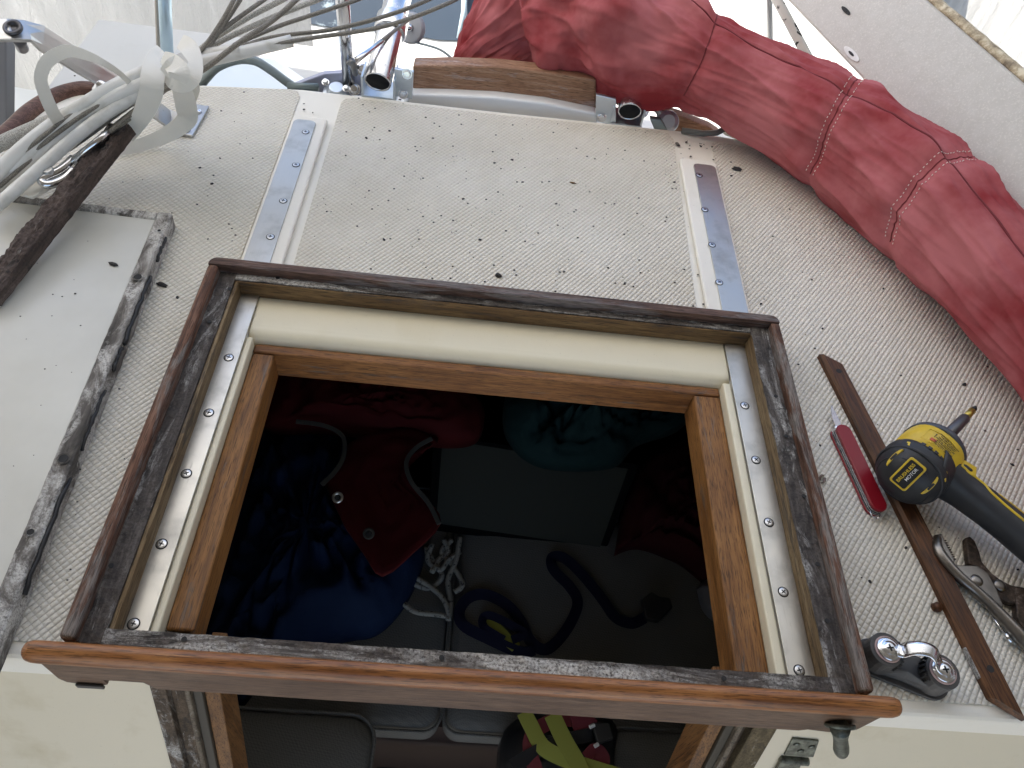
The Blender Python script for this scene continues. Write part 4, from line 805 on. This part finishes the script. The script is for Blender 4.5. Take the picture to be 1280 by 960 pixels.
def rpoly(pts, r=.25):   # rounded polygon
    P3 = [PS(u, v, .002) for u, v in pts]; o = []; n_ = len(P3)
    for i in range(n_):
        a, b, c_ = P3[i-1], P3[i], P3[(i+1) % n_]
        for k in range(7): t = k/6; o.append((a.lerp(b, 1-r*.5)).lerp(b, t)*(1-t)+b.lerp(b.lerp(c_, r*.5), t)*t)
    return o
for pts in ([(352, -25), (478, -25), (480, 38), (425, 36), (365, 26), (350, 12)], [(500, -25), (598, -28), (606, 6), (602, 52), (545, 50), (498, 40)]):
    obj('window', MB().prism(rpoly(pts), bnn*.003), nwin, nb)
m = MB(); m.tube([PS(581, -20, .02), PS(580, 15, .03), PS(574, 48, .02)], .010, 8); obj('wiper', m, M('wiper_blue', (.35, .45, .52), .5), nb, smooth=True)
# ================================================================== BRACKET ARM, WIRES AND WEBBING (upper left)
def camdir(p): return (Vector((0, 0, H))-p).normalized()
ba = thing('mast_strut', 'bent flat aluminium strut with a bolted foot plate, its raised end at the far left', 'bracket', tuple(P(240, 152, .002)))
arm = [P(-14, 38, .20), P(12, 38, .20), P(34, 39, .195), P(52, 48, .185), P(100, 78, .145), P(150, 108, .10), P(195, 137, .045), P(212, 150, .010), P(222, 154, .0045)]
m = MB(); m.ribbon(arm, .028, [Vector((0, -.35, 1)) if i < 3 else Vector((.35, -.5, .8)) for i in range(9)], .0045); obj('arm', m, aluP, ba, bevel=.0008)
m = MB(); m.prism(poly_px([(233, 131), (262, 135), (241, 172), (219, 168)], .0035), (0, 0, .0035)); obj('foot_plate', m, aluP, ba, bevel=.0008)
for u, v in ((247, 140), (233, 163)): 
    m = MB(); m.lathe(P(u, v, .007), (0, 0, 1), [(.0058, 0), (.0050, .0022), (.0028, .0034)], 20); obj('bolt', m, chrome, ba, smooth=True)
m = MB(); m.lathe(P(17, 36, .202), (0, -.35, 1), [(.0095, 0), (.0095, .003), (.006, .0034), (.006, -.001)], 24); m.cyl(P(22, 46, .19), P(28, 60, .165), .0062, 18); obj('end_bolt', m, M('bolt_dark', (.10, .10, .11), .35, .8), ba, smooth=True)
m = MB(); m.cyl(P(122, 113, .11), P(127, 107, .125), .006, 16); obj('pivot_bolt', m, chrome, ba, smooth=True, bevel=.0005)
GW = 'rigging wires bundled under the white webbing'
def wire(lab, pts, r, mat, sleeve=None, extra=None, kk=8):
    P3 = [P(u, v, z) for u, v, z in pts]; t = thing('rigging_wire', lab, 'wire', tuple(P3[0]), GW)
    m = MB(); pth = smooth_path(P3, kk); m.tube(pth, r, 9); obj('strand', m, mat, t, smooth=True)
    for s_ in (sleeve or []):
        sp_ = smooth_path([P(u, v, z) for u, v, z in s_[0]], kk); m = MB(); m.tube(sp_, s_[1], 14); obj('sleeve', m, plasticW, t, smooth=True)
    return t
wire('steel wire in a thick white sleeve, uppermost of the bundle', [(-15, 232, .055), (0, 214, .06), (110, 128, .11), (177, 92, .135), (240, 76, .14), (300, 63, .15), (380, 49, .16), (480, 33, .18), (560, 4, .2), (600, -20, .2)], .0026, wireM,
     [([(-25, 240, .055), (0, 213, .06), (30, 184, .075), (70, 153, .09), (110, 128, .11), (140, 110, .122), (177, 92, .135), (215, 78, .14), (250, 71, .14), (301, 62, .15)], .0082)])
wire('steel wire in a white sleeve, second from the top of the bundle', [(20, 206, .06), (100, 146, .1), (177, 103, .13), (240, 84, .135), (330, 49, .15), (420, 36, .17), (500, 14, .19), (560, -12, .2)], .0026, wireM,
     [([(12, 214, .055), (35, 192, .068), (60, 171, .08), (100, 144, .098), (140, 122, .115), (177, 104, .128), (215, 88, .135), (250, 78, .14), (365, 51, .155)], .0074)])
wire('steel wire in a slim white sleeve tucked between the thick sleeves', [(-15, 246, .045), (50, 190, .068), (110, 146, .095), (177, 108, .122), (240, 82, .134), (290, 60, .148), (330, 52, .15)], .0024, wireM,
     [([(-12, 243, .045), (22, 213, .054), (56, 186, .070), (104, 150, .092), (150, 122, .112), (205, 95, .128), (252, 76, .138)], .0056)])
wire('steel wire in a white sleeve, lowest sleeved one crossing the lid corner', [(0, 255, .05), (90, 176, .08), (150, 130, .11), (218, 92, .13), (262, 70, .14), (340, 36, .155), (380, 22, .165), (440, 2, .18), (480, -14, .18)], .0026, wireM,
     [([(-10, 262, .048), (20, 237, .055), (60, 201, .07), (90, 175, .082), (120, 151, .095), (150, 131, .108), (185, 112, .12), (218, 96, .13)], .0072)])
wire('bare wire crossing above the others just right of the knot', [(85, 187, .07), (112, 168, .08), (165, 130, .105), (215, 108, .13), (253, 88, .148), (298, 54, .17), (340, 26, .185), (372, -2, .2), (390, -20, .2)], .0031, wireM)
wF = wire('bare wire running to a polished fork terminal over the lid', [(137, 165, .085), (150, 154, .092), (175, 134, .11), (215, 100, .13), (252, 62, .15), (275, 30, .17), (292, 0, .19), (300, -18, .19)], .0026, wireM)
m = MB(); m.tube([P(139, 162, .085), P(125, 174, .08), P(90, 203, .062)], [.0036, .0042, .0050], 14); obj('swage', m, chrome, wF, smooth=True)
m = MB(); m.tube(smooth_path([P(92, 198, .064), P(76, 212, .060), P(58, 221, .058), P(52, 226, .056), P(60, 231, .054), P(80, 224, .054), (P(93, 212, .058))], 5), .0052, 12); obj('fork', m, chrome, wF, smooth=True)
m = MB(); m.lathe(P(60, 213, .064), (0, -.2, 1), [(.0062, -.01), (.0062, .002), (.0056, .0030)], 20); obj('pin', m, aluP, wF, smooth=False, bevel=.0004)
m = MB(); m.prism(poly_px([(30, 222), (92, 205), (96, 216), (40, 246), (15, 240)], .046), (0, 0, -.004)); obj('toggle_plate', m, gelM, wF, bevel=.001)
wire('bare wire beside the left-leaning pair at the top of the fan', [(105, 188, .06), (165, 140, .10), (215, 104, .128), (256, 64, .145), (280, 30, .165), (300, 0, .185), (310, -20, .19)], .0026, wireM)
wire('bare wire third from the left of the fan', [(120, 178, .065), (170, 142, .10), (220, 100, .126), (262, 52, .15), (290, 28, .165), (332, -2, .18), (350, -18, .18)], .0026, wireM)
wire('pale braided line, left of the two in the fan', [(0, 210, .03), (40, 180, .05), (90, 150, .08), (170, 110, .11), (225, 80, .13), (268, 48, .145), (310, 22, .16), (356, -2, .175), (380, -18, .18)], .0034, braidM)
wire('pale braided line, right of the two in the fan', [(10, 205, .035), (60, 170, .06), (120, 132, .09), (180, 105, .115), (230, 82, .13), (275, 52, .145), (345, 20, .16), (405, -4, .175), (425, -18, .18)], .0034, braidM)
gb = thing('grey_rope', 'thick grey braided rope leaving the bundle at the far left edge', 'rope', tuple(P(0, 180, .06)))
m = MB(); m.tube(smooth_path([P(-30, 196, .05), P(0, 180, .06), P(40, 162, .07), P(85, 143, .085), P(120, 128, .1), P(150, 118, .1)], 8), .0085, 14)
obj('braid', m, braidM, gb, smooth=True)
th_ = thing('wire_loop', 'brown wire end with a hooked fork at the far left, under the white sleeves', 'wire fitting', tuple(P(20, 215, .04)))
m = MB(); m.tube(smooth_path([P(-20, 243, .035), P(0, 227, .04), P(20, 211, .05)], 5), .006, 12); obj('wire', m, ropeM('wire_brown', (.08, .06, .045), (.22, .19, .16), 500), th_, smooth=True)
m = MB(); m.tube(smooth_path([P(50, 197, .05), P(35, 208, .048), P(24, 217, .046), P(16, 214, .046), P(22, 206, .05)], 6), .0045, 12); obj('hook', m, chrome, th_, smooth=True)
ws = thing('webbing_strap', 'white webbing strap knotted round the wire bundle with a loose loop over the strut', 'strap', tuple(P(225, 90, .1)))
def web(nm, pts, w, flip=None, kk=7):
    P3 = smooth_path([P(u, v, z) for u, v, z in pts], kk); ups = []
    for i, p in enumerate(P3):
        c_ = camdir(p)
        if flip: f_ = i/(len(P3)-1); c_ = (c_+Vector((flip*math.sin(f_*math.pi), 0, 0))).normalized()
        ups.append(c_)
    ww = sm(w, kk) if isinstance(w, list) else w
    if isinstance(ww, list): ww = ww[:len(P3)]
    m = MB(); m.ribbon(P3, ww, ups, .0016); return obj(nm, m, webM, ws, smooth=False, bevel=.0003)
web('loose_loop', [(78, 158, .08), (66, 140, .12), (54, 112, .15), (51, 95, .165), (60, 76, .18), (84, 64, .19), (110, 70, .185), (132, 80, .175), (150, 92, .15), (162, 104, .13)], [.014, .0135, .013, .0125, .013, .0125, .010, .007, .006, .006])
web('wrap', [(205, 66, .14), (196, 76, .158), (191, 95, .160), (189, 115, .148), (182, 136, .12), (172, 154, .09), (160, 172, .05)], [.021, .023, .024, .024, .022, .018, .014])
web('wrap', [(226, 52, .150), (236, 60, .168), (240, 78, .170), (238, 95, .166), (228, 105, .155), (216, 103, .150), (211, 92, .155)], [.018, .021, .023, .022, .019, .015, .012])
web('knot', [(204, 72, .168), (214, 78, .178), (224, 90, .180), (222, 100, .172)], [.014, .020, .022, .016])
web('knot', [(206, 92, .165), (216, 84, .176), (232, 74, .174)], [.012, .018, .016])
web('tail', [(224, 104, .15), (229, 118, .13), (233, 135, .10), (234, 148, .07), (222, 160, .04), (205, 170, .02), (185, 178, .012), (165, 184, .010), (140, 188, .010)], [.018, .022, .024, .023, .021, .019, .017, .016, .014])
web('tail', [(236, 98, .14), (244, 108, .12), (242, 120, .10), (236, 132, .09)], .010)

# ================================================================== CABIN CONTENTS
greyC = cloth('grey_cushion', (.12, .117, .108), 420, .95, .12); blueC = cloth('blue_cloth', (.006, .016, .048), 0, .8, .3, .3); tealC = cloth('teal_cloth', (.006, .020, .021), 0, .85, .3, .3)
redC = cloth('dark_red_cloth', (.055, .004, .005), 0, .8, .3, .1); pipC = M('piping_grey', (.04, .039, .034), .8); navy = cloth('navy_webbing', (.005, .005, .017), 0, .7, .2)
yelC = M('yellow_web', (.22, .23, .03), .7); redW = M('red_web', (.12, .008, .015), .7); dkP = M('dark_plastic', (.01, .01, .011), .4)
def cushion(lab, x0, x1, y0, y1, z0, z1, r=.03, rot=0, nm='settee_cushion'):
    b = ((x0+x1)/2, (y0+y1)/2, z0); m = MB(); nx, ny = 30, 20; rings_ = []
    def ring(ins, z): return [Vector((q.x, q.y, z)) for q in rrect(x0+ins, x1-ins, y0+ins, y1-ins, r, 0, 8)]
    h = z1-z0; rs = [ring(.012, z0), ring(0, z0+h*.25), ring(0, z0+h*.7), ring(.006, z0+h*.88), ring(.02, z1-.004), ring(.06, z1), ring(.10, z1+.002)]
    m.rings(rs); m.v = [v+Vector((0, 0, .006*noise.noise(v*9))) for v in m.v]
    t = thing(nm, lab, 'cushion', b, 'settee cushions'); o = obj('pad', m, greyC, t, smooth=True, bevel=0)
    pp = MB(); pp.tube([Vector((q.x, q.y, z0+h*.86)) for q in rrect(x0-.001, x1+.001, y0-.001, y1+.001, r, 0, 8)], .0028, 6, closed=True); obj('piping', pp, greyC, t, smooth=True); return t
fy = P(650, 903, -.70).y; xm = P(560, 780, -.70).x
cushion('grey woven settee cushion left of the seam, under the white rope', -.62, xm, fy-.02, .78, -.80, -.70)
cushion('grey woven settee cushion right of the seam, under the navy strap', xm+.006, .88, fy-.02, .74, -.80, -.70)
e0 = P(468, 915, -.62); cushion('near left grey cushion seen through the doorway below the beam', -.60, e0.x, .04, P(400, 888, -.62).y, -.72, -.62, .04)
e1 = P(755, 915, -.66); cushion('near right grey cushion seen through the doorway below the beam', e1.x, .88, .04, P(800, 908, -.66).y-.0, -.76, -.66, .04)
struct(obj('settee_base', MB().box(-.62, .9, fy+.01, .8, -1.3, -.805), M('settee_wood', (.03, .015, .01), .6)))
def heap(nm, lab, cat, pts, z, h, mat, amp=.02, seed=0, group=None, under=.03, pw=.6):
    ol = smooth_path([P(u, v, z) for u, v in pts]+[P(*pts[0], z)], 6)[:-1]; c = sum(ol, Vector())/len(ol); m = MB(); rs = []
    rs.append([Vector((q.x, q.y, z-under)) for q in ol])
    for k in range(22):
        s_ = 1-k/22; rs.append([Vector((c.x+(q.x-c.x)*s_, c.y+(q.y-c.y)*s_, z+h*(1-s_**2.2)**pw+amp*noise.noise(Vector((q.x*s_*9+seed, q.y*s_*9, seed)))*(1-s_**4)+amp*.9*(1-abs(noise.noise(Vector(((c.x+(q.x-c.x)*s_)*26+3*noise.noise(Vector((q.x*8, q.y*8, seed))), (c.y+(q.y-c.y)*s_)*8+seed, 2))))*3.4)*(1-s_**6))) for q in ol])
    m.rings(rs); 
    vol = rs[0]; return tag(obj(nm, m, mat, smooth=True, base=c), lab, cat, group)
def fixn(o):
    bm = bmesh.new(); bm.from_mesh(o.data); bmesh.ops.recalc_face_normals(bm, faces=bm.faces); bm.to_mesh(o.data); bm.free(); return o
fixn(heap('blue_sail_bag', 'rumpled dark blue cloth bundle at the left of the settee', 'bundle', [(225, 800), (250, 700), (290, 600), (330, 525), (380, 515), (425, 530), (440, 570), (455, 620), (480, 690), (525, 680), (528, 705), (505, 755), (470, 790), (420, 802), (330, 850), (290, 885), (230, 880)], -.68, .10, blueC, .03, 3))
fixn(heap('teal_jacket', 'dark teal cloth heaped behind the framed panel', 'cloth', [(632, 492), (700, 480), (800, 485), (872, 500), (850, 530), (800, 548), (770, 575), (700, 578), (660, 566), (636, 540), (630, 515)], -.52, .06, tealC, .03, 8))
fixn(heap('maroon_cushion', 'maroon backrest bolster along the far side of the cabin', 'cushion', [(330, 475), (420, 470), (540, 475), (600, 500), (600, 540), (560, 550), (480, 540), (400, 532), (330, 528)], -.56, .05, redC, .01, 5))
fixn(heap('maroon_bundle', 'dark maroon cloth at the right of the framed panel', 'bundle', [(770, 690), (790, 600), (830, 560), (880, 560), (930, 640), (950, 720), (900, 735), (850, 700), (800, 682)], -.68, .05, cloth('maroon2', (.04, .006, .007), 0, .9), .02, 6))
# framed panel leaning on the backrest
pl0 = P(545, 662, -.695); pn = Vector((0, -.55, .83)).normalized()
def PP(u, v, off=0): w_ = ray(u, v); t = (pl0+pn*off-Vector((0, 0, H))).dot(pn)/w_.dot(pn); return Vector((0, 0, H))+w_*t
fpn = thing('framed_panel', 'pale blank panel in a black frame leaning against the cabin side', 'panel', tuple(pl0))
obj('frame', MB().prism([PP(*q) for q in [(542, 542), (800, 580), (756, 692), (534, 662)]], -pn*.02), M('frame_black', (.004, .004, .004), .9, Specular_IOR_Level=.05), fpn, bevel=.003)
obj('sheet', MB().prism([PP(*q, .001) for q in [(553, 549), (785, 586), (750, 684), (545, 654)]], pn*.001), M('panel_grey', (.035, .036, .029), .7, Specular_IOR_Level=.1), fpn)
# red flap bag with grey binding and eyelets
rb = thing('red_canvas_bag', 'dark red canvas flap with grey binding and metal eyelets over the blue bundle', 'bag', tuple(P(470, 630, -.55)))
fl = [(404, 600), (420, 585), (430, 560), (455, 545), (500, 535), (548, 548), (520, 562), (508, 578), (512, 600), (535, 625), (551, 652), (520, 685), (478, 718), (455, 690), (430, 655)]
m = MB(); cz_ = -.545; bd_ = smooth_path([P(u, v, cz_) for u, v in fl], 3); c = sum(bd_, Vector())/len(bd_); rs = []
for k in range(12): s_ = 1-k/12; rs.append([c+(q-c)*s_+Vector((0, 0, .012*noise.noise(Vector((q.x*s_*14, q.y*s_*14, 3))))) for q in bd_])
m.rings([[q-Vector((0, 0, .012)) for q in rs[0]]]+rs); fixn(obj('flap', m, redC, rb, smooth=True))
for pts in ([(370, 527), (405, 532), (428, 545), (430, 568), (420, 588), (402, 606)], [(540, 548), (520, 560), (508, 578), (514, 602), (535, 628), (549, 655)]):
    m = MB(); m.ribbon(smooth_path([P(u, v, -.530) for u, v in pts], 6), .008, (0, -.4, 1), .003); obj('binding', m, pipC, rb)
for u, v in ((422, 622), (461, 667)):
    m = MB(); m.lathe(P(u, v, -.528), (0, -.3, 1), [(.010, 0), (.010, .002), (.0055, .0025), (.0055, .0005)], 24, 0); m.lathe(P(u, v, -.527), (0, -.3, 1), [(.0054, 0), (.005, .0005)], 16, 1); obj('eyelet', m, [screwM if u < 450 else pipC, slotM], rb, smooth=True)
# white rope hank
rp = thing('rope_hank', 'hank of white flecked rope lying on the settee below the red flap', 'rope', tuple(P(550, 710, -.69)))
rM = ropeM('old_rope', (.22, .21, .18), (.05, .045, .04), 160, .6)
for pts in ([(575, 672), (570, 700), (560, 725), (563, 755), (560, 775)], [(530, 685), (545, 705), (552, 722), (535, 735), (515, 728), (520, 722)], [(520, 722), (540, 735), (555, 750), (562, 770)], [(555, 675), (560, 690), (548, 700), (540, 715)], [(505, 755), (520, 765), (545, 768), (558, 770)], [(565, 675), (552, 690), (565, 705), (578, 730), (568, 740)], [(540, 680), (535, 700), (550, 712), (560, 700), (575, 690)]):
    m = MB(); m.tube(smooth_path([P(u, v, -.690+.008*random.random()) for u, v in pts], 6), .0052, 8); obj('strand', m, rM, rp, smooth=True)
# navy strap with buckle
nv = thing('navy_strap', 'navy webbing strap with a black plastic buckle snaking over the grey cushion', 'strap', tuple(P(700, 760, -.69)))
m = MB(); m.ribbon(smooth_path([P(u, v, -.692) for u, v in [(806, 772), (790, 779), (770, 772), (755, 752), (742, 735), (722, 712), (704, 697), (690, 697), (692, 712), (712, 733), (722, 752), (715, 775), (698, 800), (680, 812), (662, 800), (650, 775), (632, 755), (606, 743), (585, 748), (574, 765), (580, 782), (610, 798), (650, 815), (668, 812)]], 6), .020, (0, -.5, 1), .0016); obj('webbing', m, navy, nv)
m = MB(); m.ribbon(smooth_path([P(u, v, -.688) for u, v in [(640, 800), (655, 792), (640, 782), (615, 770), (604, 772), (606, 785), (630, 800)]], 6), .015, (0, -.5, 1), .0016); obj('webbing', m, navy, nv)
obj('buckle', MB().prism([P(*q, -.68) for q in [(800, 752), (812, 742), (822, 748), (836, 750), (839, 762), (822, 780), (805, 776)]], (0, 0, .012)), dkP, nv, bevel=.003)
tag(obj('yellow_tag', MB().prism([P(*q, -.695) for q in [(607, 772), (614, 770), (650, 806), (640, 815), (606, 790)]], (0, 0, .004)), yelC, base=P(620, 790, -.69)), 'yellow tag under the loops of the navy strap', 'tag')
fixn(heap('white_bag', 'small pale plastic bag at the right end of the settee', 'bag', [(872, 735), (885, 720), (905, 712), (925, 740), (920, 790), (900, 780), (880, 762)], -.69, .03, M('pale_plastic2', (.14, .14, .15), .5), .01, 2))
# life harness in the doorway
lh = thing('life_harness', 'life harness with red and yellow webbing and black buckles seen below the beam', 'harness', tuple(P(690, 930, -.62)))
hb = MB(); ol = smooth_path([P(u, v, -.66) for u, v in [(625, 960), (630, 915), (660, 893), (700, 885), (765, 900), (768, 940), (750, 1000), (640, 1000), (625, 960)]], 5)[:-1]; c = sum(ol, Vector())/len(ol)
hb.rings([[Vector((q.x, q.y, -.72)) for q in ol]]+[[c+(q-c)*(1-k/10)+Vector((0, 0, .04*(1-(1-k/10)**3)+.006*noise.noise(q*20))) for q in ol] for k in range(10)]); fixn(obj('bladder', hb, dkP, lh, smooth=True))
def hw(pts, w_, mat, nm='webbing', z=-.60): m = MB(); m.ribbon(smooth_path([P(u, v, z) for u, v in pts], 6), w_, (0, -.3, 1), .0028); obj(nm, m, mat, lh)
hw([(655, 890), (664, 908), (680, 935), (715, 952), (745, 962), (790, 975)], .024, yelC); hw([(690, 893), (705, 925), (722, 955), (735, 985)], .026, yelC, z=-.595)
hw([(722, 898), (690, 902), (668, 915), (662, 935), (672, 970)], .022, redW, z=-.605); hw([(715, 905), (735, 900), (740, 895)], .022, redW); hw([(735, 950), (745, 940), (752, 950), (745, 960)], .026, redW)
hw([(640, 958), (690, 930), (740, 918)], .02, dkP, z=-.603)
obj('buckle', MB().prism([P(*q, -.59) for q in [(738, 905), (760, 905), (766, 925), (746, 932)]], (0, 0, .01)), dkP, lh, bevel=.002)
for pts in ([(737, 909), (743, 906)], [(743, 933), (748, 930)]): m = MB(); m.cyl(P(*pts[0], -.578), P(*pts[1], -.578), .003, 8); obj('buckle_tip', m, M('tip_white', (.5, .5, .5), .4), lh)
fl_ = struct(obj('cabin_sole_step', MB().box(P(470, 960, -.9).x, P(640, 960, -.9).x, .06, .30, -.95, -.93), M('sole_dark', (.02, .012, .009), .6)))

# ================================================================== SMALL DEBRIS
flk = M('old_sealant', (.025, .023, .022), .75)
def chunk(c, a, b, h, rot, seed):
    bm = bmesh.new(); bmesh.ops.create_icosphere(bm, subdivisions=2, radius=1); m = MB()
    cr, sr = math.cos(rot), math.sin(rot); vs = []
    for v in bm.verts:
        d = 1+.5*noise.noise(v.co*1.6+Vector((seed*3.1, seed, 0))); x, y, z = v.co.x*a*d, v.co.y*b*d, max(v.co.z, -.6)*h*d
        vs.append(Vector((x*cr-y*sr, x*sr+y*cr, z+h*.6))+c)
    m.add(vs, [[q.index for q in f.verts] for f in bm.faces]); bm.free(); return m
one = [((921, 212), .0075, .0042, 'black oblong crumb of sealant on the right nonskid panel near its top corner'), ((203, 357), .0070, .0028, 'twisted black crumb of sealant on the deck beside the lid edge'),
       ((623, 345), .0036, .0040, 'square black crumb of sealant leaning on the forward rim of the frame')]
for (u, v), a, b, l in one: c = P(u, v, .0018); tag(obj('sealant_crumb', chunk(c, a, b, .0022, -.2 if u != 623 else 1.3, u*.1), flk, base=c), l, 'crumb')
c = P(142, 331, .0218); tag(obj('sealant_crumb', chunk(c, .0058, .0020, .0018, -.25, 2), flk, base=c), 'thin black crumb of sealant lying on the cream face of the lid', 'crumb')
c = P(847, 181, .0018); tag(obj('wood_splinter', chunk(c, .0055, .0028, .0016, -1.1, 5), wthX, base=c), 'dull wood splinter on the smooth deck strip by the right slide rail', 'splinter')
c = P(716, 229, .0018); tag(obj('tan_splinter', chunk(c, .0045, .0018, .0010, -.1, 6), rawX, base=c), 'small tan splinter on the upper right of the middle nonskid panel', 'splinter')
spots = [(532, 147), (487, 164), (500, 125), (458, 173), (541, 173), (566, 183), (618, 204), (626, 211), (760, 186), (758, 193), (579, 249), (653, 228), (695, 255), (768, 255), (737, 240), (863, 196), (914, 220), (275, 198), (250, 210), (265, 230), (316, 198),
         (951, 380), (955, 374), (1028, 411), (1104, 361), (1015, 350), (987, 262), (858, 178), (862, 182), (843, 228), (845, 236), (1205, 481), (1265, 581), (1153, 571), (1167, 690), (1207, 700), (1132, 685), (1087, 727), (380, 130), (380, 137), (391, 141), (222, 372), (171, 595), (290, 286), (260, 299), (300, 180), (1025, 557), (697, 155), (640, 200), (760, 335), (705, 340), (510, 262), (480, 300), (600, 300)]
chs = []
for k, (u, v) in enumerate(spots):
    s_ = random.uniform(.4, .95)*(1.35 if k < 5 or k in (21, 31, 10) else 1); c = P(u, v, .0017)
    tag(obj('debris_flake', chunk(c, .0026*s_, .0017*s_, .0011*s_, random.uniform(0, 3), k), flk, base=c), 'little dark flake of debris scattered on the pale deck', 'flake', 'dark debris flakes scattered over the deck')
m = MB(); hull = [(-.6, .22, 1.02, -.27), (-.2, .64, 1.03, .3), (.36, .22, 1.02, .75), (.302, .62, 1.02, .36)]
for k in range(620):
    x0, y0, y1, x1 = hull[(k*7) % 4 if k % 5 else 1]; x = random.uniform(x0, x1); y = random.uniform(y0, y1); z = .0018
    if x < -.33 and y < .72: continue
    if .30 < x < .356 and y < .96: continue
    s_ = random.choice((.0003, .0004, .0005, .0008)); m.obox((x, y, z+s_*.4), (s_*1.4, s_*.3, 0), (-s_*.3, s_, 0), (0, 0, s_*.5))
for k in range(26):   # on the lid and the frame ledge
    s_ = random.choice((.0003, .0005, .0007)); p = P(random.uniform(10, 150), random.uniform(290, 640), .0217); m.obox(p, (s_*1.4, 0, 0), (0, s_, 0), (0, 0, s_*.5))
tag(obj('grit', m, flk), 'fine dark grit sprinkled over the deck', 'grit', kind='stuff')
